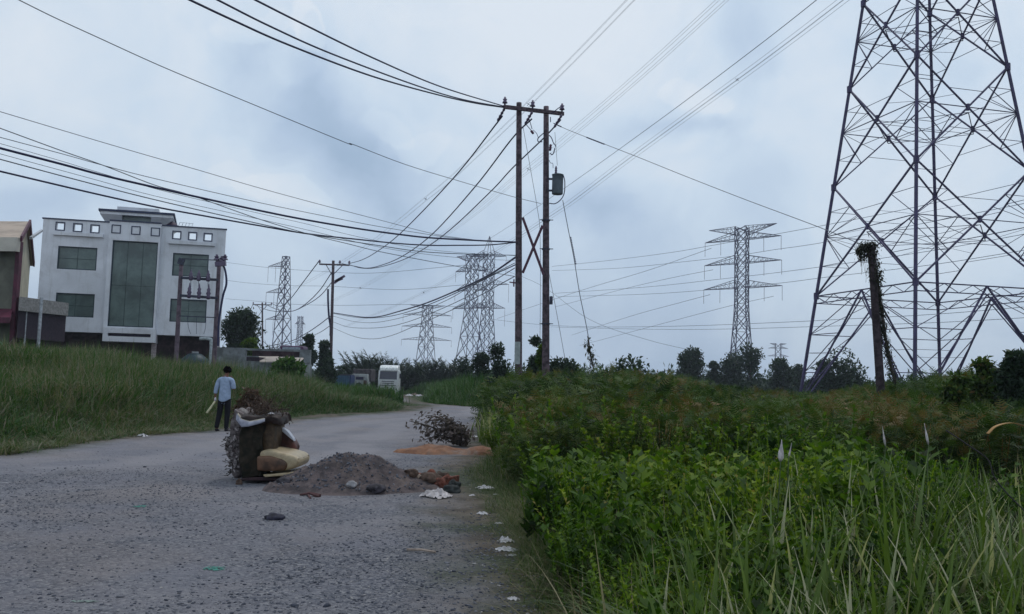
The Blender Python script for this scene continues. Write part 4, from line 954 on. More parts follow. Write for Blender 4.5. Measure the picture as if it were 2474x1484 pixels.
# ------------------------------------------------------------------ torn armchair lying in the road
SY = 12.9; s0_ = gp(632, 1160); SO = Vector((s0_.x, SY, zg1(s0_.x, SY)))
def sp(px, py, dy=0.0):   # pixel on the chair's vertical mid plane -> world
    return at(px, py, SY+dy)
so = empty('armchair', SO, 'torn brown and cream armchair tipped over in the road beside the gravel heap', 'armchair')
DKB = mat('torn_dark_lining', (.020, .015, .010), .95, 0, .45, 9, .02, 14, col2=(.006, .007, .004))
PEEL = mat('peeling_grey_leather', (.13, .11, .11), .8, 0, .4, 14, .02, 22, col2=(.05, .035, .035), dirt=((.30, .28, .27), 9, .8))
CRM = mat('cream_vinyl', (.40, .32, .20), .42, 0, .12, 4, .003, 20, spec=.4, dirt=((.16, .10, .05), 4, .5))
BRN = mat('brown_vinyl', (.11, .055, .03), .45, 0, .3, 5, .004, 18, spec=.4)
def lump(name, pxs, d0, d1, mt, bev=.03, amp=.02, parent=so, seed=1):
    """a panel outlined in the chair's plane and extruded in depth, then roughened"""
    m = MB(); P0 = [sp(*p, d0) for p in pxs]
    m.prism(P0, (0, d1-d0, 0)); me = bpy.data.meshes.new(name); me.from_pydata(m.v, [], m.f)
    bm = bmesh.new(); bm.from_mesh(me); bmesh.ops.recalc_face_normals(bm, faces=bm.faces)
    bmesh.ops.bevel(bm, geom=list(bm.edges), offset=bev, segments=3, affect='EDGES', profile=.5)
    bmesh.ops.triangulate(bm, faces=bm.faces)
    for _ in range(3):
        le = [e for e in bm.edges if e.calc_length() > .09]
        if le: bmesh.ops.subdivide_edges(bm, edges=le, cuts=1); bmesh.ops.triangulate(bm, faces=bm.faces)
    from mathutils import noise as mn
    for v in bm.verts: v.co += Vector((mn.noise(v.co*5+Vector((seed, 0, 0))), mn.noise(v.co*5+Vector((0, seed, 7))), mn.noise(v.co*6+Vector((3, 5, seed)))))*amp*1.6
    bm.to_mesh(me); bm.free(); return finish(me, name, mt, parent, True)
cq = lambda L_: [(482.6+.195*x, 918+.195*y) for x, y in L_]
lump('back_panel', cq([(450, 360), (395, 450), (345, 620), (325, 800), (330, 1000), (385, 1130), (470, 1200), (520, 1190), (520, 900), (500, 600), (520, 400)]), -.20, .45, PEEL, .03, .045, seed=2)
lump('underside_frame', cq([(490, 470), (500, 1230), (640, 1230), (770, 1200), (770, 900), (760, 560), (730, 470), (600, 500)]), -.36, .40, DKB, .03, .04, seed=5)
lump('inner_back_cushion', cq([(740, 460), (750, 1100), (880, 1100), (920, 900), (930, 600), (900, 440)]), -.22, .34, mat('shadowy_tan_vinyl', (.085, .055, .03), .6, 0, .25, 6, .004, 18, dirt=((.03, .018, .012), 5, .85)), .02, .025, seed=8)  # shade inside the tipped chair is painted into this tan
lump('added_top_cover', cq([(480, 430), (500, 540), (760, 560), (860, 540), (975, 560), (970, 450), (860, 425), (640, 470)]), -.34, .42, mat('dark_brown_vinyl', (.022, .012, .010), .6, 0, .3, 6), .02, .04, seed=11)  # added dark cover over the sky-lit top of the inner cushion
lump('seat_cushion', cq([(735, 885), (735, 1132), (1040, 1132), (1195, 1095), (1235, 1015), (1190, 945), (1000, 895), (850, 862)]), -.42, .30, CRM, .05, .004, seed=3)
lump('front_cushion_face', cq([(700, 945), (700, 1130), (900, 1135), (1060, 1120), (1085, 1040), (1030, 990), (860, 945)]), -.455, -.36, BRN, .03, .004, seed=4)
lump('armrest', cq([(880, 440), (960, 450), (985, 580), (1060, 640), (1150, 740), (1200, 850), (1180, 935), (1080, 930), (940, 890), (880, 850)]), .22, .46, mat('red_brown_vinyl', (.085, .028, .02), .45, 0, .3, 5), .04, .02, seed=6)
lump('armrest_trim', cq([(985, 570), (1010, 590), (1080, 630), (1150, 720), (1165, 760), (1110, 715), (1050, 665), (990, 610)]), .17, .30, mat('pale_blue_vinyl', (.42, .44, .5), .4), .004, .0, seed=6)
lump('base_board', [(634, 1148), (640, 1154), (690, 1150), (718, 1143), (719, 1138), (690, 1144), (650, 1147)], -.50, .25, CRM, .008, .006, seed=7)
lump('lower_board', [(580, 1156), (584, 1163), (690, 1162), (696, 1157), (660, 1154)], -.42, .35, mat('dark_broken_board', (.035, .018, .022), .8), .008, .01, seed=9)
m = MB()   # cloth flap hanging from the torn top
fl = [(574, 1004), (590, 1000), (640, 1000), (641, 1012), (608, 1031), (583, 1030)]
top = [sp(573, 1000, -.30), sp(583, 1014, -.38), sp(603, 1020, -.4), sp(622, 1017, -.4), sp(640, 1013, -.38)]
bot = [sp(570, 1014, -.36), sp(583, 1032, -.44), sp(600, 1031, -.46), sp(620, 1026, -.44), sp(640, 1019, -.41)]
inn = [sp(576, 998, -.05), sp(586, 1009, -.12), sp(603, 1013, -.15), sp(622, 1011, -.15), sp(640, 1008, -.15)]
nn = len(top); m.add(top+bot, [(i, i+1, nn+i+1, nn+i) for i in range(nn-1)])
fo = m.build('cloth_flap', mat('grey_blue_cloth', (.27, .28, .34), .85, 0, .15, 8), so, True, fixn=False); md = fo.modifiers.new('s', 'SOLIDIFY'); md.thickness = .012
m = MB(); m.add(inn+top, [(i, i+1, nn+i+1, nn+i) for i in range(nn-1)])
fo = m.build('cloth_lining', mat('cream_cloth_lining', (.50, .45, .36), .85, 0, .15, 8), so, True, fixn=False); md = fo.modifiers.new('s', 'SOLIDIFY'); md.thickness = .012
m = MB(); rs = random.Random(5)
for i in range(70):   # ragged stuffing and torn strips on the peeling back
    px, py = rs.uniform(549, 576), rs.uniform(1035, 1142); p = sp(px, py, -.23-rs.random()*.05); s = rs.uniform(.008, .028)
    v, f = icos((s, s*.5, s*rs.uniform(.6, 1.6)), 1, i, .35, 1.5, p); m.add(v, f)
tag(m.build('torn_stuffing', mat('greyish_stuffing', (.25, .22, .22), .9, 0, .45, 20), so, True), kind='stuff')
m = MB()
for i in range(30):
    px, py = rs.uniform(545, 560), rs.uniform(1050, 1150); p = sp(px, py, -.25); m.tube([p, p+Vector((rs.uniform(-.09, .0), rs.uniform(-.05, .05), rs.uniform(-.05, .04)))], .006, 4)
m.build('loose_thread', DKB, so)
# dry brush piled on top of and behind the chair
TW = mat('dry_twig', (.09, .065, .05), .9, 0, .3, 10)

# ------------------------------------------------------------------ earth heap with brick rubble
GRAVEL_H = mat('heap_earth', (.085, .066, .066), .95, 0, .35, 5, .03, 14, col2=(.05, .042, .045), dirt=((.15, .115, .10), 1.6, .6))
hc = gp(838, 1188); hc = Vector((hc.x+.02, hc.y+.35, 0))
gx, gy = np.meshgrid(np.linspace(-1.15, 1.55, 110), np.linspace(-1.05, .95, 80))
prof = .36*np.exp(-((gx-.02)**2/.30+(gy-.05)**2/.30)**1.25)+.16*np.exp(-((gx+.5)**2/.26+(gy)**2/.3))+.07*np.exp(-((gx+.85)**2/.1+(gy+.1)**2/.2))+.17*np.exp(-((gx-.55)**2/.2+(gy-.05)**2/.12))+.05*np.exp(-((gx-1.05)**2/.14+(gy-.1)**2/.05))
from mathutils import noise as mn
hn = np.array([mn.fractal(Vector((x*3, y*3, 1)), 1, 2, 5)*.06+mn.noise(Vector((x*14, y*14, 3)))*.018+mn.noise(Vector((x*30, y*30, 9)))*.008 for x, y in zip(gx.ravel(), gy.ravel())]).reshape(gx.shape)
edge_ = smooth(.005, .06, prof); hz = prof*1.02+hn*edge_-.03*(1-edge_)
HV = np.stack([gx+hc.x, gy+hc.y, hz+.015], -1).reshape(-1, 3); ii = np.arange(gx.size).reshape(gx.shape)
HQ = np.stack([ii[:-1, :-1], ii[:-1, 1:], ii[1:, 1:], ii[1:, :-1]], -1).reshape(-1, 4)
heap = npmesh('earth_heap', HV, HQ, GRAVEL_H, None, smooth_=True); tag(heap, 'grey-brown heap of earth and gravel dumped on the road beside the armchair', 'earth heap')
def hz_at(x, y):
    i = int(round((y-hc.y+1.05)/2.0*79)); j = int(round((x-hc.x+1.15)/2.7*109))
    if 0 <= i < 80 and 0 <= j < 110: return max(0.0, float(hz[i, j]))
    return 0.0
BRICK = mat('broken_red_brick', (.15, .052, .035), .9, 0, .3, 12, .006, 40); DKR = mat('dark_stone', (.05, .045, .055), .85, 0, .35, 8, .01, 20)
TANR = mat('tan_stone', (.26, .20, .16), .9, 0, .25, 8, .01, 20); BRN2 = mat('brown_clod', (.10, .065, .05), .95, 0, .3, 8, .01, 20)
def rock(name, label, cat, px, py, w, h, mt, seed, group=None, brick=False, yy=None, flat=True):
    p = gp(px, py); 
    if yy is not None: p = at(px, py, yy)
    z = max(zg1(p.x, p.y), hz_at(p.x, p.y)) if yy is None else p.z-h*.5
    base = Vector((p.x, p.y, z-.01))
    if brick:
        m = MB(); M_ = Matrix.Rotation(seed*.7, 3, 'Z') @ Matrix.Rotation(.15*math.sin(seed), 3, 'X'); m.box(base+Vector((0, 0, h*.5)), (w, w*.5, h), M_); o = m.build(name, mt, None, loc=base, bevel=.012)
        from mathutils import noise as mn2
        for v in o.data.vertices: v.co += Vector((mn2.noise(v.co*9+Vector((seed, 0, 0))), mn2.noise(v.co*9+Vector((0, seed, 0))), mn2.noise(v.co*9+Vector((0, 0, seed)))))*.02
    else:
        v, f = icos((w*.5, w*.42, h*.62), 3, seed, .22, 1.6, (0, 0, h*.42)); m = MB(); m.add([Vector(q)+base for q in v], f); o = m.build(name, mt, None, True, loc=base)
    return tag(o, label, cat, group)
GB = 'rubble trailing from the earth heap to the verge'
rub = [(1000, 1172, .26, .09, BRICK, 1), (1022, 1170, .24, .11, BRICK, 1), (1042, 1163, .14, .12, BRICK, 0), (1066, 1166, .22, .12, BRN2, 0), (1080, 1170, .15, .1, BRICK, 0), (975, 1168, .25, .1, BRN2, 0), (960, 1158, .2, .1, TANR, 0),
       (1036, 1182, .25, .09, BRN2, 0), (1012, 1180, .2, .08, TANR, 0), (1062, 1184, .16, .09, BRICK, 0), (990, 1182, .17, .08, BRN2, 0), (1050, 1174, .18, .1, TANR, 0), (1094, 1172, .17, .1, BRICK, 1), (945, 1152, .2, .09, TANR, 0)]
RUBL = ['squarish red brick above the white bag, third from the heap in the rubble ridge', 'largest red brick in the middle of the rubble ridge', 'rounded red lump on the far side of the rubble ridge', 'brown clod left of the last red brick in the ridge', 'small red lump near the right end of the rubble ridge', 'brown clod second from the heap in the rubble ridge',
        'tan stone where the rubble ridge leaves the earth heap', 'wide brown clod on the near side of the ridge, above the white bag', 'tan stone on the near side of the ridge, left of the white bag', 'small red lump touching the top of the white bag', 'brown clod on the near side of the ridge, closest to the heap', 'tan stone in the middle of the rubble ridge', 'squarish red brick beside the dark square stones', 'pale tan stone highest on the right flank of the earth heap']
for i, (x, y, w, h, mt, bk_) in enumerate(rub):
    rock('brick_rubble' if mt is BRICK else 'earth_clod', RUBL[i], 'rubble', x, y, w*1.25, h*1.45, mt, i+3, GB, bool(bk_))
rock('rock', 'pair-forming dark square stone at the right end of the rubble, upper one', 'stone', 1097, 1183, .18, .14, mat('greenish_black_stone', (.03, .035, .035), .8, 0, .3, 8), 40)
rock('rock', 'dark stone at the right end of the rubble, lower one by the white bag', 'stone', 1090, 1192, .26, .12, mat('greenish_black_stone'), 41)
rock('rock', 'lone black stone on the open road below the armchair', 'stone', 663, 1256, .21, .08, mat('black_stone', (.03, .03, .05), .8, 0, .3, 8), 42)
rock('rock', 'dark maroon stone at the foot of the earth heap', 'stone', 909, 1196, .24, .11, DKR, 43)
rock('rock', 'bluish dark stone left of the earth heap foot', 'stone', 688, 1186, .2, .08, DKR, 44)
rock('rock', 'small round maroon stone below the armchair', 'stone', 577, 1172, .09, .09, BRN2, 45)
rock('rock', 'pale stone with the dark one at the near foot of the heap', 'stone', 848, 1194, .15, .08, mat('pale_stone', (.33, .32, .33), .9), 46)
rock('brick_rubble', 'red brick fragment stuck in the face of the heap', 'rubble', 880, 1163, .16, .07, BRICK, 47, None, True, hc.y-.35)
rock('brick_rubble', 'reddish fragment beside the tan streak on the heap face', 'rubble', 868, 1153, .1, .06, BRICK, 48, None, True, hc.y-.33)
m = MB()
a = gp(725, 1199); b = gp(772, 1203); m.tube([a+Vector((0, 0, .02)), a.lerp(b, .5)+Vector((0, 0, .05)), b+Vector((0, 0, .02))], [.015, .02, .035], 6); a2 = gp(750, 1207)
m.tube([a+Vector((.1, 0, .03)), a2+Vector((0, 0, .015))], .015, 5); o = m.build('broken_branch', mat('reddish_wood', (.09, .045, .045), .9), None, loc=a); tag(o, 'short reddish broken branch lying before the heap', 'branch')
def stick(label, pa, pb, r, mt, cat='stick', lift=.02):
    a, b = gp(*pa), gp(*pb); m = MB(); m.tube([a+Vector((0, 0, lift)), a.lerp(b, .5)+Vector((0, 0, lift*1.5)), b+Vector((0, 0, lift))], r, 6); o = m.build('stick', mt, None, loc=a); return tag(o, label, cat)
stick('thin pale wooden stick lying on the gravel left of the verge', (983, 1333), (1052, 1339), .012, mat('pale_wood', (.3, .24, .2), .8))
stick('dark scrap of wood at the verge above the rubble', (1080, 1158), (1108, 1160), .02, mat('reddish_wood'))
# ------------------------------------------------------------------ crumpled litter
PLW = mat('white_plastic_bag', (.58, .56, .58), .45, 0, .15, 10, .01, 20)
def crumple(name, label, cat, px, py, w, d, h, mt, seed, group=None, sh=0):
    p = gp(px, py); z = zg1(p.x, p.y); n_ = 26; rs = random.Random(seed); V = []; F_ = []
    for j in range(n_+1):
        for i in range(n_+1):
            u, v = i/n_*2-1, j/n_*2-1; r2 = min(1, math.hypot(u, v)); k = (1-r2**2.2)
            qv = Vector((u*2.3+seed, v*2.3, seed*.7)); hh = k*(.45+.9*abs(mn.noise(qv*1.1))+.4*mn.noise(qv*1.6))
            hh *= .55; s_ = 1+.25*mn.noise(Vector((math.atan2(v, u)*1.2, seed, 0)))
            V.append((p.x+u*w*.5*s_, p.y+v*d*.5*s_, z+.015+max(0, hh)*h+.12*h*abs(mn.noise(qv*4))))
    for j in range(n_):
        for i in range(n_):
            if math.hypot((i+.5)/n_*2-1, (j+.5)/n_*2-1) < 1.0+.5*mn.noise(Vector((i*.22, j*.22, seed)))-(.35 if h < .02 else .1) and (h > .02 or mn.noise(Vector((i*.33, j*.33, seed+9))) > -.12): F_.append((j*(n_+1)+i, j*(n_+1)+i+1, (j+1)*(n_+1)+i+1, (j+1)*(n_+1)+i))
    me = bpy.data.meshes.new(name); me.from_pydata(V, [], F_); o = finish(me, name, mt, None, sh, loc=Vector((p.x, p.y, z)))
    return tag(o, label, cat, group)
crumple('plastic_bag', 'large crumpled whitish bag on the road below the rubble', 'bag', 1053, 1203, .42, .42, .20, mat('offwhite_bag', (.46, .42, .42), .6, 0, .2, 10, .01, 20), 3)
lit = [('plastic_bag', 'white bag in the verge grass beside the clipped green tuft, upper', 1165, 1245, .15, .12, .06), ('plastic_bag', 'whitish wad on the verge, uppermost of the pale cluster near the road edge', 1222, 1312, .17, .14, .08),
       ('plastic_bag', 'whitish wad on the verge just below the uppermost of the pale cluster', 1222, 1333, .22, .15, .07), ('paper_scrap', 'pale scrap at the right foot of the cluster of wads on the verge', 1238, 1346, .09, .07, .03),
       ('plastic_bag', 'pale crumpled litter under the leafy shrubs, upper', 1378, 1345, .2, .13, .06), ('plastic_bag', 'pale crumpled litter under the leafy shrubs, lower left of the other', 1392, 1362, .14, .1, .06), ('plastic_bag', 'bluish pale bag half buried in the verge grass below the brick rubble', 1172, 1182, .3, .2, .08),
       ('paper_scrap', 'small white scrap lying at the road edge by the bottom of the pale cluster', 1145, 1366, .06, .04, .01), ('paper_scrap', 'small white scrap on the gravel near the verge, right of its twin', 1166, 1370, .04, .03, .01), ('paper_scrap', 'white scrap at the far left edge of the road', 12, 1169, .17, .06, .01),
       ('paper_scrap', 'white scrap in the grass behind the uprooted bush', 1150, 1057, .35, .2, .06), ('paper_scrap', 'pale paper at the foot of the left grass bank', 343, 1056, .3, .2, .12), ('plastic_bag', 'pale litter at the bottom edge of the frame by the verge', 1240, 1452, .1, .08, .03),
       ('paper_scrap', 'white scrap on the verge beyond the road bend', 1120, 978, .5, .3, .1)]
lit += [('paper_scrap', 'grey-white scrap between the rubble end and the verge grass', 1140, 1200, .1, .08, .03), ('paper_scrap', 'pale scrap in the grass left of the leafy corner shrub', 1205, 1268, .1, .07, .03), ('paper_scrap', 'small pale scrap under the corner shrub, right of its twin', 1260, 1300, .08, .06, .03),
        ('paper_scrap', 'long pale strip low in the verge grass near the bottom', 1290, 1398, .22, .05, .03), ('paper_scrap', 'tiny scrap at the bottom of the verge by the road', 1205, 1420, .05, .04, .015), ('plastic_bag', 'greyish litter deep in the grass under the leafy shrubs, lowest', 1405, 1392, .16, .12, .06), ('paper_scrap', 'pale scrap beside the bluish half-buried bag', 1196, 1196, .09, .06, .03)]
for i, (nm, lb, x, y, w, d, h) in enumerate(lit): crumple(nm, lb, 'bag' if nm == 'plastic_bag' else 'scrap', x, y, w, d, h, PLW, 10+i)
GRN = mat('green_net', (.045, .19, .155), .8, 0, .2, 12, .01, 20)
crumple('green_net', 'torn green netting pressed into the gravel near the bottom edge', 'netting', 518, 1378, .26, .2, .012, GRN, 31)
crumple('green_net', 'smaller torn green netting further up the road', 'netting', 338, 1227, .22, .22, .012, GRN, 32)
crumple('plastic_sheet', 'flat greenish-grey plastic sheet at the lower left of the road', 'sheet', 205, 1459, .26, .08, .012, mat('grey_green_sheet', (.2, .26, .23), .6), 33)
RBL = ['leftmost lump of the rubbish pile, nearest the white truck', 'white bag second from the left in the rubbish pile', 'third lump from the left at the front of the rubbish pile', 'white lump in the front right of the rubbish pile', 'rightmost lump of the rubbish pile', 'lump at the back of the rubbish pile, left one', 'lump at the back of the rubbish pile, right one']
gd = 'pile of pale rubbish where the side track leaves the road'
for i, (x, y, w) in enumerate(((975, 961, .7), (988, 957, 1.0), (1001, 955, 1.1), (1012, 958, .9), (1021, 957, .8), (996, 951, .8), (1008, 950, .7))):
    mt = [PLW, TANR, mat('pinkish_rubbish', (.3, .23, .27), .8), mat('dark_rubbish', (.06, .045, .07), .8)][(i*2+1) % 4 if i not in (1, 3) else 0]
    crumple('rubbish', RBL[i], 'rubbish', x, y, w, w, .45, mt, 50+i, gd)

# red soil bank and pit around the uprooted bush
RS = mat('red_soil', (.19, .095, .055), .95, 0, .3, 3, .03, 8, col2=(.13, .06, .035), dirt=((.2, .17, .15), 1.5, .8))
rc = gp(1085, 1094); n1, n2 = 90, 60
gx, gy = np.meshgrid(np.linspace(-2.6, 2.4, n1), np.linspace(-.95, 1.3, n2))
pr_ = .17*np.exp(-((gx+.35)**2/.22+(gy+.05)**2/.16))+.15*np.exp(-((gx-.95)**2/.35+(gy+.1)**2/.1))+.06*np.exp(-((gx+1.0)**2/.6+(gy+.1)**2/.25))*.3+.035*np.exp(-((gx-.2)**2/1.0+(gy+.2)**2/.3))
hn = np.array([mn.fractal(Vector((x*2.5, y*2.5, 4)), 1, 2, 5)*.05+mn.noise(Vector((x*12, y*12, 3)))*.012 for x, y in zip(gx.ravel(), gy.ravel())]).reshape(gx.shape)
ed = smooth(.022, .06, pr_+hn*.25); hz2 = pr_*.85+hn*ed-.06*(1-ed)
ii = np.arange(gx.size).reshape(gx.shape)
rb = npmesh('red_soil_bank', np.stack([gx+rc.x, gy+rc.y, hz2+zg((gx+rc.x).ravel(), (gy+rc.y).ravel()).reshape(gx.shape)+.014], -1).reshape(-1, 3), np.stack([ii[:-1, :-1], ii[:-1, 1:], ii[1:, 1:], ii[1:, :-1]], -1).reshape(-1, 4), RS, None, smooth_=True)
tag(rb, 'low orange-red soil bank beneath the uprooted bush', 'soil bank')

# ------------------------------------------------------------------ the man walking away
pf = gp(538, 1043); PB = Vector((pf.x, pf.y, zg1(pf.x, pf.y))); PH = 150*pf.y/FPX*1.0
man = empty('person', PB, 'person in light blue shirt and dark trousers walking away, head bowed', 'person')
k_ = PH/1.68
SKIN = mat('brown_skin', (.16, .075, .05), .6, 0, .1, 10); SHIRT = mat('light_blue_shirt', (.30, .38, .52), .85, 0, .08, 12, .004, 30); TROU = mat('dark_trousers', (.007, .007, .012), .9, 0, .2, 8)
HAIR = mat('black_hair', (.004, .003, .004), 1.0, 0, .3, 40, spec=0.0); SHOE = mat('black_shoe', (.012, .01, .016), .5)
def skinfig(name, pts, edges, mt, lv=2, root=0):
    me = bpy.data.meshes.new(name); me.from_pydata([(p[0]*k_, p[1]*k_, p[2]*k_) for p in pts], edges, []); o = bpy.data.objects.new(name, me); COL.objects.link(o)
    o.modifiers.new('k', 'SKIN'); 
    for i, p in enumerate(pts):
        sv = me.skin_vertices[0].data[i]; r = p[3]; sv.radius = (r[0]*k_, r[1]*k_) if isinstance(r, tuple) else (r*k_, r*k_); sv.use_root = (i == root)
    su = o.modifiers.new('s', 'SUBSURF'); su.levels = lv; su.render_levels = lv
    dg = bpy.context.evaluated_depsgraph_get(); m2 = bpy.data.meshes.new_from_object(o.evaluated_get(dg)); bpy.data.objects.remove(o)
    m2.transform(Matrix.Translation(PB)); m2.materials.clear(); return finish(m2, name, mt, man, True)
# facing +Y (away), his left arm at -X holding the stick, right hand raised to the face
body = [(0, 0, .92, (.13, .10)), (0, .01, 1.10, (.12, .09)), (0, .02, 1.30, (.15, .10)), (0, .02, 1.42, (.09, .07)), (0, .035, 1.49, .05), (.015, .06, 1.55, .062), (.02, .075, 1.63, .078), (.02, .07, 1.68, .055),
        (-.18, .01, 1.38, .055), (-.24, -.02, 1.12, .042), (-.255, .0, .89, .030), (-.26, .005, .83, (.022, .032)),
        (.18, .01, 1.38, .055), (.235, .0, 1.13, .042), (.16, .17, 1.26, .032), (.10, .20, 1.40, (.022, .03)),
        (-.085, 0, .86, .085), (-.12, .03, .50, .056), (-.155, -.06, .12, .04), (-.155, .02, .05, .036), (.085, 0, .86, .085), (.09, .02, .48, .056), (.09, -.02, .10, .04), (.09, .08, .04, .034)]
ed_ = [(0, 1), (1, 2), (2, 3), (3, 4), (4, 5), (5, 6), (6, 7), (3, 8), (8, 9), (9, 10), (10, 11), (3, 12), (12, 13), (13, 14), (14, 15), (0, 16), (16, 17), (17, 18), (18, 19), (0, 20), (20, 21), (21, 22), (22, 23)]
nb = len(body)
for hx, hy, hz_, sgn, dv in ((-.26, .005, .83, -1, Vector((0, .02, -1))), (.10, .20, 1.40, 1, Vector((-.45, .1, .8)))):
    hub = 11 if sgn < 0 else 15; d = dv.normalized(); sd_ = d.cross(Vector((1, 0, 0))).normalized() if sgn < 0 else d.cross(Vector((0, 1, 0))).normalized(); cu = Vector((.4, .2, 0)) if sgn < 0 else Vector((0, .3, 0))
    for i, (off, ln) in enumerate(((-.028, .065), (-.01, .08), (.01, .077), (.028, .06))):
        a = Vector((hx, hy, hz_))+d*.035+sd_*off; b = a+d*ln*.5+cu*.02; c = b+d*ln*.35+cu*.05; s = len(body)
        body += [(a.x, a.y, a.z, .011), (b.x, b.y, b.z, .0095), (c.x, c.y, c.z, .008)]; ed_ += [(hub, s), (s, s+1), (s+1, s+2)]
    a = Vector((hx, hy, hz_))-sd_*.035+d*.0; b = a+d*.03-sd_*.02; s = len(body); body += [(a.x, a.y, a.z, .012), (b.x, b.y, b.z, .010)]; ed_ += [(hub, s), (s, s+1)]
skinfig('body', body, ed_, SKIN)
# face features
m = MB()
for s in (-1, 1):
    v, f = icos((.012, .02, .03), 2, 1, 0, 1, (0, 0, 0)); m.add([(Vector(q)+Vector((.02+s*.078, .07, 1.625)))*k_+PB for q in v], f)
m.build('ear', SKIN, man, True)
m = MB(); v, f = icos((.013, .022, .022), 2, 1, 0, 1); m.add([(Vector(q)+Vector((.02, .155, 1.61)))*k_+PB for q in v], f); m.build('nose', SKIN, man, True)
m = MB()
for s in (-1, 1): v, f = icos((.012, .006, .008), 1, 1, 0, 1); m.add([(Vector(q)+Vector((.02+s*.03, .148, 1.635)))*k_+PB for q in v], f)
m.build('eye', HAIR, man, True)
m = MB(); v, f = icos((.022, .006, .006), 1, 1, 0, 1); m.add([(Vector(q)+Vector((.02, .145, 1.575)))*k_+PB for q in v], f); m.build('mouth', mat('lip', (.14, .05, .045), .6), man, True)
v, f = icos((.104, .108, .100), 3, 4, .16, 4.0); m = MB(); m.add([(Vector((q[0], q[1], q[2] if q[2] > -.092 else -.092))+Vector((.02, .055, 1.65)))*k_+PB for q in v if True], f); m.build('hair', HAIR, man, True)
shirt = [(0, 0, .70, (.175, .135)), (0, 0, .92, (.17, .13)), (0, .01, 1.12, (.165, .12)), (0, .02, 1.30, (.175, .12)), (0, .02, 1.40, (.12, .09)), (0, .03, 1.455, .06),
         (-.18, .01, 1.375, .075), (-.235, -.015, 1.13, .062), (-.25, -.005, 1.0, .055), (.18, .01, 1.375, .075), (.235, .0, 1.15, .064), (.195, .09, 1.2, .055)]
skinfig('shirt', shirt, [(0, 1), (1, 2), (2, 3), (3, 4), (4, 5), (4, 6), (6, 7), (7, 8), (4, 9), (9, 10), (10, 11)], SHIRT)
m = MB(); m.tube([(Vector((0.0, .03, 1.43)))*k_+PB, (Vector((0, .035, 1.475)))*k_+PB], [.085*k_, .07*k_], 14); m.build('collar', SHIRT, man, True)
tr_ = [(0, 0, .90, (.15, .115)), (-.088, 0, .80, .098), (-.12, .03, .50, .078), (-.155, -.05, .14, .062), (-.155, -.055, .09, .06), (.088, 0, .80, .098), (.09, .02, .48, .078), (.09, -.01, .12, .062), (.09, -.015, .07, .06)]
skinfig('trousers', tr_, [(0, 1), (1, 2), (2, 3), (3, 4), (0, 5), (5, 6), (6, 7), (7, 8)], TROU)
for c in (((-.155, -.06, .055), (-.155, .02, .035), (-.15, .13, .028)), ((.09, -.04, .05), (.09, .06, .035), (.095, .17, .028))):
    m = MB(); m.tube([(Vector(p))*k_+PB for p in c], [.042*k_, .045*k_, .026*k_], 10); m.build('shoe', SHOE, man, True)
hp_ = PB+Vector((-.262, .0, .80))*k_; e_ = at(499, 998, pf.y-.25); m = MB(); m.beam(hp_+Vector((.03, 0, .03)), e_, .045, .03); o = m.build('wooden_stick', mat('yellow_pale_wood', (.52, .48, .30), .6), None, loc=hp_); tag(o, 'pale wooden stick held low in the walking person left hand', 'stick')
m = MB(); v, f = icos((.03, .03, .05), 2, 9, .3, 2); m.add([(Vector(q)+Vector((-.235, -.04, .86)))*k_+PB for q in v], f); o = m.build('cloth', mat('white_rag', (.6, .58, .62), .8), None, True, loc=hp_); tag(o, 'small white rag in the walking person left hand', 'cloth')
# ------------------------------------------------------------------ foliage building blocks (arrays of quads)
def rotm(yaw, pitch, roll=0.0):
    yaw, pitch, roll = np.broadcast_arrays(np.asarray(yaw, float), np.asarray(pitch, float), np.asarray(roll, float))
    cy, sy = np.cos(yaw), np.sin(yaw); cp, sp_ = np.cos(pitch), np.sin(pitch); cr, sr = np.cos(roll), np.sin(roll); z = np.zeros_like(cy); o = np.ones_like(cy)
    A = np.stack([cy, -sy, z, sy, cy, z, z, z, o], -1).reshape(-1, 3, 3); B = np.stack([o, z, z, z, cp, -sp_, z, sp_, cp], -1).reshape(-1, 3, 3); C_ = np.stack([cr, z, sr, z, o, z, -sr, z, cr], -1).reshape(-1, 3, 3)
    return A @ B @ C_
def stamp(T, pos, M3, scale, tint, tvar=0.0):
    """T=(V,Q,t): place copies of a template; returns V,Q,t"""
    V, Qd, t = T; n = len(pos); sc = np.asarray(scale, float)
    if sc.ndim == 1: sc = np.repeat(sc[:, None], 3, 1)
    VV = np.einsum('nij,nvj->nvi', M3, V[None]*sc[:, None, :])+np.asarray(pos)[:, None, :]
    QQ = Qd[None]+(np.arange(n)*len(V))[:, None, None]
    tt = np.clip(np.asarray(tint)[:, None]+t[None]*1.0, 0, 1)
    return VV.reshape(-1, 3), QQ.reshape(-1, 4), tt.ravel()
def join(parts):
    o = 0; VV, QQ, TT = [], [], []
    for V, Qd, t in parts: VV.append(V); QQ.append(Qd+o); TT.append(t); o += len(V)
    return np.concatenate(VV), np.concatenate(QQ), np.concatenate(TT)
def blade(seg=4, w=.012, bend=.5, rng=None, tipt=.0):
    s = np.linspace(0, 1, seg+1); y = bend*s**2.2; z = s-.18*bend*s**3-(.45*max(0, bend-.6)*s**4); ww = w*(1-s**1.8)*.5*(.7+.6*np.sin(np.pi*np.minimum(s+.15, 1)))+.0006
    V = np.concatenate([np.stack([-ww, y, z], -1), np.stack([ww, y+.0, z], -1)]); n = seg+1
    return V, np.array([[i, i+1, n+i+1, n+i] for i in range(seg)])[:, [0, 3, 2, 1]], np.concatenate([s, s])*tipt
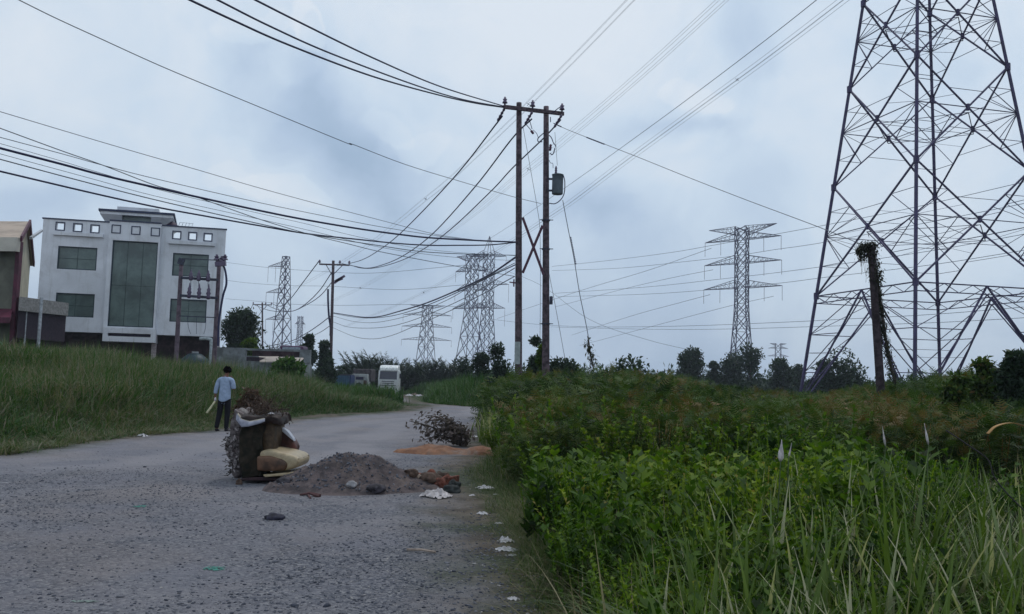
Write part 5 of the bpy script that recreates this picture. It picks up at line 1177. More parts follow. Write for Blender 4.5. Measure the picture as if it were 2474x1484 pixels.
def tuft(n, w, rng, spread=.12, lean=.35, seg=3, hvar=.35, tipt=0.0, dead=.12):
    parts = []
    for i in range(n):
        b = blade(seg, w*rng.uniform(.6, 1.4), rng.uniform(.05, .9)**1.3, tipt=tipt)
        M3 = rotm(np.array([rng.uniform(0, 6.283)]), np.array([-rng.uniform(0, lean)]))
        parts.append(stamp(b, np.array([[rng.normal(0, spread), rng.normal(0, spread), 0]]), M3, np.array([rng.uniform(1-hvar, 1)]), np.array([rng.uniform(-.22, .22) if rng.random() > dead else .5])))
        parts[-1] = (parts[-1][0], parts[-1][1], np.where(True, b[2]+(parts[-1][2][:len(b[2])]-np.clip(b[2], 0, 1)) if False else parts[-1][2], 0))
    V, Q_, t = join(parts); return V, Q_, t
# tint offsets must be able to go negative inside templates, so build tufts without clipping
def stamp_nc(T, pos, M3, scale, tint):
    V, Qd, t = T; n = len(pos); sc = np.asarray(scale, float)
    if sc.ndim == 1: sc = np.repeat(sc[:, None], 3, 1)
    VV = np.einsum('nij,nvj->nvi', M3, V[None]*sc[:, None, :])+np.asarray(pos)[:, None, :]
    return VV.reshape(-1, 3), (Qd[None]+(np.arange(n)*len(V))[:, None, None]).reshape(-1, 4), (np.asarray(tint)[:, None]+t[None]).ravel()
def mk_tuft(n, w, rng, spread=.12, lean=.35, seg=3, hvar=.35, tipt=0.0, dead=.12, bendmax=.9):
    parts = []
    for i in range(n):
        b = blade(seg, w*rng.uniform(.6, 1.4), bendmax*rng.uniform(.05, 1)**1.3, tipt=tipt)
        M3 = rotm(np.array([rng.uniform(0, 6.283)]), np.array([-rng.uniform(0, lean)]))
        parts.append(stamp_nc(b, np.array([[rng.normal(0, spread), rng.normal(0, spread), 0]]), M3, np.array([rng.uniform(1-hvar, 1)]), np.array([rng.uniform(-.2, .2) if rng.random() > dead else .55])))
    return join(parts)
def leaf(w=.4, fold=.08, curl=.1):
    V = np.array([[0, 0, 0], [-w/2, .45, fold], [0, 1, -curl], [w/2, .45, fold]]); return V, np.array([[0, 3, 2, 1]]), np.zeros(4)
def leaf2(w=.4, fold=.06, curl=.15):
    V = np.array([[0, 0, 0], [0, .5, 0.02], [-w/2, .35, fold], [-w*.38, .75, fold*.6-curl*.3], [0, 1, -curl], [w*.38, .75, fold*.6-curl*.3], [w/2, .35, fold]])
    return V, np.array([[0, 1, 3, 2], [1, 4, 4, 3], [0, 6, 5, 1], [1, 5, 4, 4]]), np.zeros(7)
def strip(w=.012):
    return np.array([[-w/2, 0, 0], [w/2, 0, 0], [w/3, 1, 0], [-w/3, 1, 0]]), np.array([[0, 1, 2, 3]]), np.zeros(4)
def frond(rng, n=12, ln=1.0, wl=.16, lw=.3, droop=.35):
    """feathery compound leaf: narrow leaflets in pairs along an arched midrib (along +Y)"""
    parts = []; s = np.linspace(.08, 1, n); y = s*ln*(1-.1*droop*s); z = -droop*s**2*.5
    L = strip(lw*wl*1.2)
    for sgn in (-1, 1):
        yaw = sgn*(-math.pi/2+.45)*np.ones(n); 
        parts.append(stamp_nc(L, np.stack([np.zeros(n), y, z], -1), rotm(yaw+rng.uniform(-.15, .15, n), rng.uniform(-.35, .1, n)), wl*np.sin(np.pi*(s*.8+.15))*rng.uniform(.8, 1.1, n), rng.uniform(-.06, .06, n)))
    rib = np.array([[-.004, 0, 0], [.004, 0, 0], [.003, ln*.5, -droop*.12], [-.003, ln*.5, -droop*.12], [.002, ln*.95, -droop*.5], [-.002, ln*.95, -droop*.5]])
    parts.append((rib, np.array([[0, 1, 2, 3], [3, 2, 4, 5]]), np.full(6, .25)))
    return join(parts)
rg = RNG
GRASS_L = leafmat('bank_grass_blades', [(0, (.009, .028, .006)), (.3, (.023, .075, .010)), (.55, (.042, .108, .017)), (.78, (.072, .118, .030)), (.9, (.125, .11, .06)), (1, (.19, .17, .12))], .6, .3, (.9, .8))
GRASS_R = leafmat('tall_reed_blades', [(0, (.013, .03, .004)), (.3, (.042, .078, .009)), (.55, (.080, .128, .018)), (.72, (.11, .165, .04)), (.88, (.18, .23, .10)), (1, (.36, .35, .22))], .5, .35, (.6, .35), .3)
VERGE = leafmat('verge_grass_blades', [(0, (.02, .036, .009)), (.35, (.04, .078, .015)), (.6, (.075, .115, .026)), (.8, (.13, .125, .05)), (1, (.22, .19, .13))], .7, .25, (.9, .55))
LEAFY = leafmat('round_leaf_shrub', [(0, (.009, .025, .005)), (.35, (.038, .088, .009)), (.65, (.098, .170, .012)), (.9, (.19, .25, .022)), (1, (.26, .21, .06))], .58, .4, (1.1, .4), .14)
FEATH = leafmat('feathery_brush', [(0, (.009, .020, .005)), (.3, (.025, .056, .009)), (.58, (.056, .105, .014)), (.78, (.10, .105, .02)), (.92, (.13, .072, .024)), (1, (.17, .115, .05))], .65, .25, (.35, .6))
DARKTREE = leafmat('dark_tree_foliage', [(0, (.008, .016, .012)), (.4, (.018, .038, .022)), (.8, (.032, .06, .030)), (1, (.06, .085, .045))], .6, .2, (.15, .3))
PALMM = leafmat('palm_frond', [(0, (.010, .020, .016)), (.5, (.022, .042, .028)), (.85, (.045, .07, .04)), (1, (.10, .075, .06))], .5, .2, (.2, .2))
DEADL = leafmat('withered_leaf', [(0, (.045, .032, .03)), (.5, (.12, .095, .09)), (.85, (.19, .16, .155)), (1, (.3, .26, .25))], .8, .2, (1, .2))
BARK = mat('bark', (.07, .055, .045), .95, 0, .3, 8)
CREEP = leafmat('creeper_leaves', [(0, (.008, .010, .007)), (.5, (.022, .028, .013)), (.8, (.055, .055, .028)), (1, (.14, .12, .08))], .7, .25, (2, .3))

def sprig(rng, ns=6, nl=13, L=.12, w=.46, spread=.35, lean=.5):
    parts = []
    for k in range(ns):
        az = rng.uniform(0, 6.283); le = rng.uniform(.05, lean); hh = rng.uniform(.6, 1.05); s = np.linspace(.25, 1, nl); c0 = rng.normal(0, spread*.3, 2)
        P_ = np.stack([c0[0]+np.cos(az)*s*hh*math.sin(le), c0[1]+np.sin(az)*s*hh*math.sin(le), s*hh*math.cos(le)], -1)
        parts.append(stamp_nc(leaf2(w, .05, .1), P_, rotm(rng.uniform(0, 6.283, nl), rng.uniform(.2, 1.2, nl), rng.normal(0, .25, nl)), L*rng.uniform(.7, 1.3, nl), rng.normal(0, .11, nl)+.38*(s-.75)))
        tp_ = P_[-1]; T = strip(.012); parts.append(stamp_nc(T, np.array([[c0[0], c0[1], 0]]), rotm(np.array([az-math.pi/2]), np.array([math.pi/2-le])), np.array([hh]), np.array([.1])))
    return join(parts)
# ---------------- left bank grass
def scatter_tufts(tpls, pos, h, tint, rng):
    parts = []; which = rng.integers(0, len(tpls), len(pos))
    for k, T in enumerate(tpls):
        i = np.where(which == k)[0]
        if len(i): 
            wsc = h[i]**.5; parts.append(stamp_nc(T, pos[i], rotm(rng.uniform(0, 6.283, len(i)), rng.normal(0, .08, len(i))), np.stack([wsc, wsc, h[i]], -1), tint[i]))
    return join(parts)
N = 82000; y = rg.uniform(9, 62, N); tt_ = rg.uniform(0, 1, N)**1.25*26-.2; xe = np.interp(y, _ly, _lx); x = xe-tt_/.72
sd_ = road_sd(x, y); px_, py_ = np.array([proj((a, b, .5)) for a, b in zip(x, y)]).T
ok = (sd_ > -.12) & (px_ > -620) & (px_ < 1010) & ~((y > 52) & (x < -14)) & ~((x < -18) & (y > 45))
x, y, tt_, px_, sd_ = x[ok], y[ok], tt_[ok], px_[ok], sd_[ok]
# silhouette of the bank in the photograph limits how tall grass may grow there
SILX = np.array([-200, 0, 120, 300, 420, 530, 600, 660, 700, 740, 780, 850, 930, 985, 1020]); SILY = np.array([805, 812, 828, 834, 846, 862, 885, 880, 870, 890, 925, 944, 953, 978, 990])
def hcap(x, y, px, SX, SYY):
    hor = 910+(px-1236)*ROLL; return CZ+(hor-np.interp(px, SX, SYY))/FPX*y
z = zg(x, y); H_ = np.minimum(.14+1.5*smooth(0, 4.0, sd_)+.3*wav(x*.7, y*.7), (hcap(x, y, px_, SILX, SILY)-z)*1.22)
H_ = H_*rg.uniform(.6, 1.12, len(x))*(1+.22*wav(x*1.6, y*1.4)); ok = H_ > .05
x, y, z, H_, sd_, px_ = x[ok], y[ok], z[ok], H_[ok], sd_[ok], px_[ok]; H_ = np.where(px_ > 962, H_*.35, H_)
tp = [mk_tuft(14, .030, rg, .16, .75, 4, .55, .22, .12, 1.3) for _ in range(6)]
tint = .36+.12*wav(x*.5, y*.5)+.12*wav(x*1.9, y*1.7)+rg.normal(0, .15, len(x))+.25*np.exp(-sd_/.7)
V_, Q_, T_ = scatter_tufts(tp, np.stack([x, y, z-.03], -1), H_, tint, rg)
print('left grass', len(x), len(Q_))
tag(npmesh('tall_grass', V_, Q_, GRASS_L, T_), kind='stuff')
# ---------------- far verge grass (beyond the road bend) and around the trucks
N = 16000; y = rg.uniform(44, 118, N); px_ = rg.uniform(770, 1300, N); x = np.array([at(p, 940, b).x for p, b in zip(px_, y)])
sd_ = road_sd(x, y); ok = (sd_ > .1); x, y, sd_, px_ = x[ok], y[ok], sd_[ok], px_[ok]
H_ = np.where(px_ < 975, np.minimum(1.3, .3+.5*sd_), np.minimum(2.4, .3+.55*sd_))*rg.uniform(.6, 1.1, len(x)); H_ = np.where((px_ < 975) & (y > 70), H_*.45, H_); H_ = np.where((px_ > 950) & (px_ < 1045) & (y < 112), H_*.14, H_)
tp = [mk_tuft(12, .05, rg, .3, .5, 3, .5, .1, .08) for _ in range(3)]
V_, Q_, T_ = scatter_tufts(tp, np.stack([x, y, zg(x, y)-.03], -1), H_, .33+rg.normal(0, .1, len(x))+.2*np.exp(-sd_/.8), rg)
tag(npmesh('far_grass', V_, Q_, GRASS_L, T_), kind='stuff')
print('far grass', len(Q_))
# ---------------- verge grass on the right
N = 34000; y = 2.2+rg.uniform(0, 1, N)**1.4*26; k = np.interp(y, [p[1] for p in road_poly[1:11]], [p[0] for p in road_poly[1:11]]); x = k+rg.uniform(-.1, 1, N)*np.interp(y, [2, 6, 9, 14, 28], [1.6, 1.5, 2.0, 3.0, 4.5])
sd_ = road_sd(x, y); dens = .35+.65*(wav(x*2.2, y*1.9) > -.15); ok = (sd_ > .02+.25*wav(x*3, y*3)) & (rg.random(len(x)) < dens*smooth(-.1, .5, sd_)); x, y, sd_ = x[ok], y[ok], sd_[ok]
H_ = (.06+.26*smooth(0, 1.2, sd_)+.28*np.maximum(0, wav(x*1.5, y*1.2)))*rg.uniform(.6, 1.3, len(x))
tp = [mk_tuft(10, .011, rg, .06, .9, 4, .6, .18, .22, 1.2) for _ in range(6)]
V_, Q_, T_ = scatter_tufts(tp, np.stack([x, y, zg(x, y)-.01], -1), H_*1.15, .40+.25*wav(x*1.1, y*.9)+rg.normal(0, .16, len(x)), rg)
tag(npmesh('verge_grass', V_, Q_, VERGE, T_), kind='stuff'); print('verge', len(Q_))
# ---------------- tall reeds in the right foreground
N = 3000; y = 2.6+rg.uniform(0, 1, N)**1.1*8.4; px_ = rg.uniform(1330, 2750, N); d_ = np.array([at(p, 1100, b).x for p, b in zip(px_, y)]); x = d_
lim = np.interp(y, [2.6, 4, 6, 8, 11], [1560, 1520, 1500, 1650, 1900]); ok = (px_ > lim+60*wav(x*3, y*2)) & (rg.random(N) < smooth(-120, 260, px_-lim)+.15); x, y, px_ = x[ok], y[ok], px_[ok]
H_ = np.minimum(1.08+.16*wav(x*1.3, y*1.3), 1.65-.105*y*(1+.0)-.0+.35)*rg.uniform(.6, 1.12, len(x))*smooth(1350, 1800, px_)**.4
tp = [mk_tuft(6, .031, rg, .07, .34, 6, .5, .18, .12, 1.1) for _ in range(6)]
V_, Q_, T_ = scatter_tufts(tp, np.stack([x, y, zg(x, y)-.03], -1), H_, .36+.1*wav(x*1.5, y*1.5)+rg.normal(0, .1, len(x)), rg)
tag(npmesh('tall_reeds', V_, Q_, GRASS_R, T_), kind='stuff'); print('reeds', len(Q_))
N = 520; y = np.concatenate([rg.uniform(13, 17, N//2), rg.uniform(20, 28, N-N//2)]); px_ = np.concatenate([rg.uniform(1460, 1700, N//2), rg.uniform(1175, 1300, N-N//2)]); x = np.array([at(p, 1000, b).x for p, b in zip(px_, y)])
V_, Q_, T_ = scatter_tufts([mk_tuft(6, .045, rg, .12, .3, 5, .4, .3, .25, .6) for _ in range(3)], np.stack([x, y, zg(x, y)-.03], -1), np.where(y < 18, 1.15, 1.05)*rg.uniform(.6, 1.15, N), .5+rg.normal(0, .15, N), rg)
tag(npmesh('pale_reeds', V_, Q_, GRASS_R, T_), kind='stuff')
# dry brown stalks and fallen blades mixed through the near growth
N = 900; y = rg.uniform(3, 12, N); px_ = rg.uniform(1420, 2750, N); x = np.array([at(p, 1100, b).x for p, b in zip(px_, y)])
V_, Q_, T_ = scatter_tufts([mk_tuft(4, .012, rg, .1, 1.0, 5, .4, .05, .3, 1.2) for _ in range(4)], np.stack([x, y, zg(x, y)+.02], -1), rg.uniform(.35, .95, N), .45+rg.normal(0, .3, N), rg)
tag(npmesh('dry_stalks', V_, Q_, leafmat('dry_stalk', [(0, (.03, .022, .012)), (.5, (.10, .075, .035)), (1, (.30, .26, .16))], .8, .2, (1, .2)), T_), kind='stuff')
# low leafy undergrowth filling between reeds and shrubs
def leaf_cloud(n, rng, L=.06, w=.5, up=.5, T=None):
    T = T or leaf2(w); d = rng.normal(0, 1, (n, 3)); d[:, 2] = np.abs(d[:, 2])*.9+.05; d /= np.linalg.norm(d, axis=1)[:, None]
    r = rng.uniform(.35, 1, n)**.6; p = d*r[:, None]; p[:, 2] *= 1.0
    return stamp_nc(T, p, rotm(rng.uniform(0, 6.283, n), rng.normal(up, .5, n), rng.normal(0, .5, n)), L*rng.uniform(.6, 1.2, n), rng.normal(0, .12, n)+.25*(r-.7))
tp = [sprig(rg, (8, 6, 9, 7)[q_], (20, 26, 22, 12)[q_], (.07, .10, .045, .17)[q_], (.48, .28, .6, .5)[q_]) for q_ in range(4)]
N = 7500; y = 3.2+rg.uniform(0, 1, N)*13; px_ = rg.uniform(1300, 2750, N); x = np.array([at(p, 1100, b).x for p, b in zip(px_, y)])
ok = (rg.random(N) < smooth(-160, 130, px_-np.interp(y, [3, 5, 6, 8, 12, 16], [1720, 1580, 1490, 1380, 1290, 1215]))) & (rg.random(N) < np.where(px_ > 1760, .75, 1)*(wav(x*1.9+1, y*1.7) > -.35)) & (px_ > 1180) & ((y < 9.5) | (wav(x*.9+1, y*.8) > -.05+.07*(y-9.5))); x, y = x[ok], y[ok]
s_ = rg.uniform(.45, 1.1, len(x))*np.interp(y, [3, 5, 8, 12, 16], [.42, .6, .78, .85, .85])*(1+.32*wav(x*1.1, y*1.1)); zz2 = zg(x, y)
parts = []; wh_ = rg.integers(0, 4, len(x))
for k_i in range(4):
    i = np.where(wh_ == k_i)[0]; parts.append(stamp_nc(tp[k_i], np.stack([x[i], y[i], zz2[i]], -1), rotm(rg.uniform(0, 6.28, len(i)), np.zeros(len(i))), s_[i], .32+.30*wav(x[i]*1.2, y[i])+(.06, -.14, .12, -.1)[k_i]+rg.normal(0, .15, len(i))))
V_, Q_, T_ = join(parts); tag(npmesh('undergrowth', V_, Q_, LEAFY, T_), kind='stuff'); print('under', len(Q_))
# ---------------- the feathery thicket
def feath_bush(rng, nst=9, nf=230):
    parts = []; fr = [frond(rng, 8, 1, .30, .50, rng.uniform(.2, .8)) for _ in range(3)]
    th_ = rng.uniform(0, 6.283, nf); lvl = rng.uniform(.15, 1, nf); rr_ = (.15+.55*np.sin(np.pi*np.minimum(lvl*.75+.1, 1)))*rng.uniform(.5, 1.1, nf)
    p = np.stack([np.cos(th_)*rr_, np.sin(th_)*rr_, lvl*.93], -1)
    for k in range(3):
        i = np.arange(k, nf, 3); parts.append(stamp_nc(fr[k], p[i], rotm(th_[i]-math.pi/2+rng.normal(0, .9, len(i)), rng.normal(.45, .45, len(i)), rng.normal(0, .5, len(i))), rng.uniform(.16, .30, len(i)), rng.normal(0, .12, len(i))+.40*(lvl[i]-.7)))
    for k in range(nst):
        a = rng.uniform(0, 6.283); T = strip(.02); parts.append(stamp_nc(T, np.array([[0, 0, 0]]), rotm(np.array([a]), np.array([math.pi/2-rng.uniform(.1, .5)])), np.array([.85]), np.array([.75])))
    return join(parts)
tp = [feath_bush(rg), feath_bush(rg), feath_bush(rg), sprig(rg, 12, 26, .085, .42, .6, .7), sprig(rg, 12, 26, .07, .5, .6, .7)]
THX = np.array([1140, 1165, 1200, 1300, 1450, 1560, 1620, 1700, 1850, 2000, 2120, 2200, 2290, 2340, 2473, 2800]); THY = np.array([900, 880, 880, 880, 868, 866, 886, 910, 930, 934, 912, 902, 882, 868, 858, 850])
N = 1900; y = 13+rg.uniform(0, 1, N)**1.3*40; px_ = rg.uniform(1150, 2760, N); x = np.array([at(p, 1000, b).x for p, b in zip(px_, y)])
lim = np.interp(y, [10.5, 12, 18, 25, 32, 36, 52], [1500, 1330, 1280, 1225, 1175, 1170, 1190]); ok = (px_ > lim+12) & (road_sd(x, y) > .9); x, y, px_ = x[ok], y[ok], px_[ok]
z = zg(x, y); cap = hcap(x, y, px_, THX, THY)-z
H_ = np.minimum(np.interp(y, [10, 14, 22, 30], [1.15, 1.5, 2.0, 2.6])*rg.uniform(.6, 1.15, len(x))*(1+.2*wav(x*.9, y*.9)), cap*rg.uniform(.8, 1.03, len(x))); H_ = np.maximum(H_*.86, .4)
parts = []; wh_ = rg.integers(0, 5, len(x))
for k_i in range(5):
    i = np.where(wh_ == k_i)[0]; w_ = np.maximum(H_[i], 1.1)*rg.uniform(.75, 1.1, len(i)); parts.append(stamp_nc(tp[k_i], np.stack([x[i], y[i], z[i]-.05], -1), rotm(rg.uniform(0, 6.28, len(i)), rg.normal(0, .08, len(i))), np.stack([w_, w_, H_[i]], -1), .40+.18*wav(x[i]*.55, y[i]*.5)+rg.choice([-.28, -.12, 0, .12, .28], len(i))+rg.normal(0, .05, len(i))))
V_, Q_, T_ = join(parts); tag(npmesh('feathery_thicket', V_, Q_, FEATH, T_), kind='stuff'); print('thicket', len(Q_))

# brighter green shrub tops breaking through the thicket
N = 420; y = rg.uniform(13, 26, N); px_ = rg.uniform(1230, 2700, N); x = np.array([at(p, 1000, b).x for p, b in zip(px_, y)]); ok = wav(x*.8+4, y*.9+2) > .12; x, y, px_ = x[ok], y[ok], px_[ok]
V_, Q_, T_ = stamp_nc(sprig(rg, 9, 18, .085, .5), np.stack([x, y, zg(x, y)], -1), rotm(rg.uniform(0, 6.28, len(x)), np.zeros(len(x))), np.minimum(1.5, np.maximum(.6, hcap(x, y, px_, THX, THY)))*rg.uniform(.75, .95, len(x)), .3+rg.normal(0, .15, len(x)))
tag(npmesh('green_brush', V_, Q_, LEAFY, T_), kind='stuff')
# ---------------- single shrubs, trees, palms
def crown_mesh(name, lobes, n, L, mt, rng, T=None, parent=None, off=(0, 0, 0), tint0=.45, shell=.55, w=.5):
    T = T or leaf(w, .1, .1); parts = []; tot = sum(l[3]**2 for l in lobes)
    for (cx, cy, cz, r, *rz) in lobes:
        k = max(8, int(n*r*r/tot)); d = rng.normal(0, 1, (k, 3)); d /= np.linalg.norm(d, axis=1)[:, None]; rad_ = r*rng.uniform(shell, 1.06, k)**.8
        # knobbly outline
        rad_ *= 1+.22*np.sin(d[:, 0]*7+cx*3)*np.sin(d[:, 1]*6+cz*2)+.12*np.sin(d[:, 2]*11+cy)
        p = d*rad_[:, None]*np.array([1, 1, rz[0] if rz else .85])+np.array([cx, cy, cz])
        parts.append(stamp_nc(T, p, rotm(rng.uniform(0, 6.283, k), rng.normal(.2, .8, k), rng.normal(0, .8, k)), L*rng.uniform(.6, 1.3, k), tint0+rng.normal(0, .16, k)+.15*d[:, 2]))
    V, Q2, t = join(parts); o = npmesh(name, V+np.array(off), Q2, mt, t, parent)
    return o
def tree(label, px, pytop, wpx, Y, cat='tree', name='tree', n=2600, L=.34, nl=9, mt=None, seed=0, trunk=.3, group=None, zbase=None, low=.3, th=1.0):
    rng = np.random.default_rng(seed+100); b = at(px, 930, Y); zb = zg1(b.x, Y) if zbase is None else zbase; H = at(px, pytop, Y).z-zb; Wd = wpx/FPX*Y
    r = empty(name, (b.x, Y, zb), label, cat, group); lobes = []
    for k in range(nl):
        f = rng.uniform(low, 1); rr_ = Wd*.5*rng.uniform(.5, .8)*(1.1-.4*f); rr_ = min(rr_, H*.42); a = rng.uniform(0, 6.283); ro = (Wd*.5-rr_)*rng.uniform(.3, 1)*(1.15-.55*f); lobes.append((math.cos(a)*ro, math.sin(a)*ro*.8, f*(H-rr_*.85), rr_))
    lobes.append((rng.uniform(-.1, .1)*Wd, 0, H-Wd*.2*.85, Wd*.22))
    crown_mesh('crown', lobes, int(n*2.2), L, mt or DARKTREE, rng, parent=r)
    m = MB(); q0 = Vector((b.x, Y, zb-.3)); tw = trunk; top = Vector((b.x, Y, zb+H*.6)); m.tube([q0, q0.lerp(top, .5)+Vector((.1, 0, 0)), top], [tw*.5, tw*.38, tw*.15], 8)
    for (cx, cy, cz, rr_) in lobes[:6]:
        s = q0.lerp(top, .45+.08*rng.random()); e = Vector((b.x+cx, Y+cy, zb+cz)); m.tube([s, s.lerp(e, .5)+Vector((0, 0, .15)), e], [tw*.2, tw*.13, tw*.05], 6)
    m.build('trunk', BARK, r, True); return r
tree('large dark tree with a ragged right side behind the white building', 576, 746, 135, 82, n=7000, L=.34, nl=20, seed=1, trunk=.5, low=.08)
tree('low green bush in front of the large dark tree', 598, 818, 60, 72, 'bush', 'bush', n=1400, L=.22, nl=6, seed=2, trunk=.15, mt=LEAFY, low=.2)
tree('small round-headed tree left of the tall crossarm pole', 744, 812, 38, 84, n=1500, L=.38, nl=6, seed=3, trunk=.25, low=.55)
tree('darker small tree just left of the tall crossarm pole', 779, 826, 42, 80, n=1900, L=.32, nl=9, seed=4, trunk=.2, low=.2)
tree('low dark bush at the foot of the tall crossarm pole', 790, 868, 56, 76, 'bush', 'bush', n=1700, L=.28, nl=8, seed=5, trunk=.15, low=.2)
tree('small bushy treetop beside the slim pylon base', 722, 838, 24, 90, n=500, L=.3, nl=4, seed=6, trunk=.15, low=.4)
tree('hazy low tree between the tall crossarm pole and the palms', 822, 884, 52, 135, n=900, L=.5, nl=6, seed=7, trunk=.25, low=.2)
tree('darker hazy tree behind the blue container', 848, 896, 60, 125, n=1100, L=.45, nl=6, seed=8, trunk=.25, low=.1)
fr_ = [('two-headed round tree at the left of the far tree row, before the distant pylon', 1664, 838, 74, 8, .25), ('small low tree right of the two-headed round tree', 1722, 872, 34, 4, .3), ('broad dark tree at the feet of the distant pylon', 1765, 848, 76, 8, .25),
       ('tall dark tree at the right foot of the distant pylon', 1812, 830, 66, 9, .25), ('rounded tree under the tiny faded pylon', 1884, 864, 62, 6, .35), ('small low tree left of the huge pylon leg', 1925, 880, 44, 5, .2),
       ('broad dark tree between the huge pylon leg and the creeper-clad pole', 2045, 838, 120, 14, .15), ('lower left shoulder tree beside the huge pylon foot', 1985, 868, 60, 6, .15)]
for i, (lb, px, pt, w, nl, lo) in enumerate(fr_):
    tree(lb, px, pt+3, w*1.25, 112+5*(i % 3) if i < 6 else 92, n=2600 if w > 70 else 1500, L=.42, nl=nl+4, seed=20+i, trunk=.35, low=.08, zbase=float(dip(110)))
# shrubs round the twin poles
for i, (lb, px, pt, w, Y, mt_) in enumerate([('dark leafy bush left of the twin timber poles', 1205, 832, 70, 47, DARKTREE), ('rounded dark bush between and behind the twin timber poles', 1286, 815, 60, 44, DARKTREE), ('lighter climbing bush against the right timber pole', 1306, 838, 26, 36.5, LEAFY),
                                       ('low dark scrub left of the dark leafy bush', 1160, 852, 60, 60, DARKTREE), ('dark purplish bush right of the right timber pole', 1358, 866, 110, 44, DARKTREE), ('dark spreading shrub on the thicket skyline', 1520, 864, 170, 36, DARKTREE), ('dark scrub filling behind the left road bend', 1120, 862, 60, 75, DARKTREE)]):
    tree(lb, px, pt, w, Y, 'bush', 'bush', n=1500, L=.2, nl=8, seed=50+i, trunk=.12, mt=mt_, low=.1)
tree('tall feathery dark shrub breaking the skyline right of the huge pylon legs', 2372, 868, 95, 17, 'bush', 'bush', n=3400, L=.12, nl=16, seed=76, trunk=.06, mt=FEATH, low=.03)
tree('dark bush at the right edge of the frame', 2450, 850, 110, 16, 'bush', 'bush', n=3600, L=.11, nl=12, seed=71, trunk=.08, mt=DARKTREE, low=.1)
tree('brown-green bush left of the tall feathery dark shrub', 2310, 905, 90, 15, 'bush', 'bush', n=2400, L=.11, nl=9, seed=72, trunk=.06, mt=FEATH, low=.1)
tree('dark bush at the left corner of the thicket beside the road bend', 1200, 930, 90, 31, 'bush', 'bush', n=3200, L=.14, nl=10, seed=73, trunk=.06, mt=FEATH, low=.05)
# bare trees near the slim pylon
for i, (lb, px, pt) in enumerate((('leafless sapling left of the slim pylon base', 655, 795), ('leafless sapling in front of the slim pylon base', 672, 800), ('leafless sapling at the right of the slim pylon base', 690, 806))):
    b = at(px, 845, 86); b.z = -.6; H = at(px, pt, 86).z-b.z; m = MB(); rs = random.Random(i); r = empty('bare_tree', b, lb, 'tree')
    def grow(p, d, l, w, k):
        e = p+d*l; m.tube([p, p.lerp(e, .5)+Vector((rs.uniform(-.1, .1), 0, 0))*l, e], [w, w*.8, w*.6], 5)
        if k: 
            for _ in range(3): grow(p.lerp(e, rs.uniform(.5, 1)), (d+Vector((rs.uniform(-.6, .6), rs.uniform(-.5, .5), rs.uniform(-.1, .3)))).normalized(), l*.55, w*.55, k-1)
    grow(b, Vector((rs.uniform(-.1, .1), 0, 1)), H*.5, .09, 3); m.build('trunk', BARK, r)
# nipa palms: upright plumes behind the trucks
def palm(label, px, pt, wpx, Y, seed, nf=13, lean=.5, group=None):
    rng = np.random.default_rng(seed); b = at(px, 930, Y); zb = float(dip(Y)); H = at(px, pt, Y).z-zb; r = empty('palm', (b.x, Y, zb), label, 'palm', group); parts = []
    for k in range(nf):
        az = rng.uniform(0, 6.283); le = rng.uniform(.05, lean); L = H*rng.uniform(.8, 1.08); n = 26; s = np.linspace(0, 1, n); ang_ = le+s**2*rng.uniform(.3, .9)
        h = np.cumsum(np.sin(ang_))*L/n; z = np.cumsum(np.cos(ang_))*L/n; P_ = np.stack([np.cos(az)*h, np.sin(az)*h, z], -1); i = np.arange(5, n)
        lf = leaf(.17, .02, .1)
        for sg in (-1, 1):
            parts.append(stamp_nc(lf, P_[i], rotm(az-math.pi/2+sg*rng.uniform(.5, 1.0, len(i)), rng.normal(.55, .25, len(i))), L*.25*np.sin(np.pi*(s[i]*.75+.2))*rng.uniform(.8, 1.1, len(i)), .45+rng.normal(0, .12, len(i))))
        m3 = MB(); m3.tube([Vector(q) for q in P_[::3]], [.06*(1-.03*j) for j in range(len(P_[::3]))], 4); va = np.array(m3.v); qa = np.array([f for f in m3.f if len(f) == 4]); parts.append((va, qa, np.full(len(va), .8)))
    V, Q2, t = join(parts); npmesh('fronds', V, Q2, PALMM, t, r); m = MB(); m.tube([(b.x, Y, zb-.3), (b.x, Y, zb+.8)], [.3, .15], 8); m.build('stem', BARK, r); return r
GP = 'nipa palms behind the trucks'
for i, (lb, px, pt, w) in enumerate((('palm directly above the old truck, at the left end of the palm row', 878, 848, 50), ('tall palm plume between the old truck and the white truck', 905, 838, 50), ('palm behind the white truck, a little left of it', 928, 848, 50), ('palm behind the right side of the white truck', 955, 858, 50), ('palm right of the white truck', 985, 858, 50),
                                     ('palm above the pale rubbish pile', 1012, 866, 50), ('palm under the four-tier pylon, left', 1040, 858, 50), ('palm under the four-tier pylon, right', 1068, 862, 50), ('palm left of the overlapping pylons', 1092, 856, 40), ('palm at the right end of the palm row', 1118, 868, 40))):
    palm(lb, px, pt, w, 118+3*(i % 3), 200+i, 15, .55, GP)
palm('leaning half-dead palm plume left of the palm row', 858, 842, 40, 116, 300, 5, .35)
for i in range(9): pass
N = 260; y = rg.uniform(119, 132, N); px_ = rg.uniform(830, 1180, N); x = np.array([at(p, 930, b).x for p, b in zip(px_, y)]); T = leaf_cloud(70, rg, .28, .4, .5)
V_, Q_, T_ = stamp_nc(T, np.stack([x, y, np.full(N, -1.05)], -1), rotm(rg.uniform(0, 6.28, N), np.zeros(N)), np.stack([rg.uniform(2, 3, N)]*2+[rg.uniform(1.9, 3.1, N)], -1), .35+rg.normal(0, .1, N)); tag(npmesh('distant_scrub', V_, Q_, DARKTREE, T_), kind='stuff')
N = 1300; y = rg.uniform(122, 230, N); px_ = rg.uniform(-200, 2700, N); x = np.array([at(p, 930, b).x for p, b in zip(px_, y)])
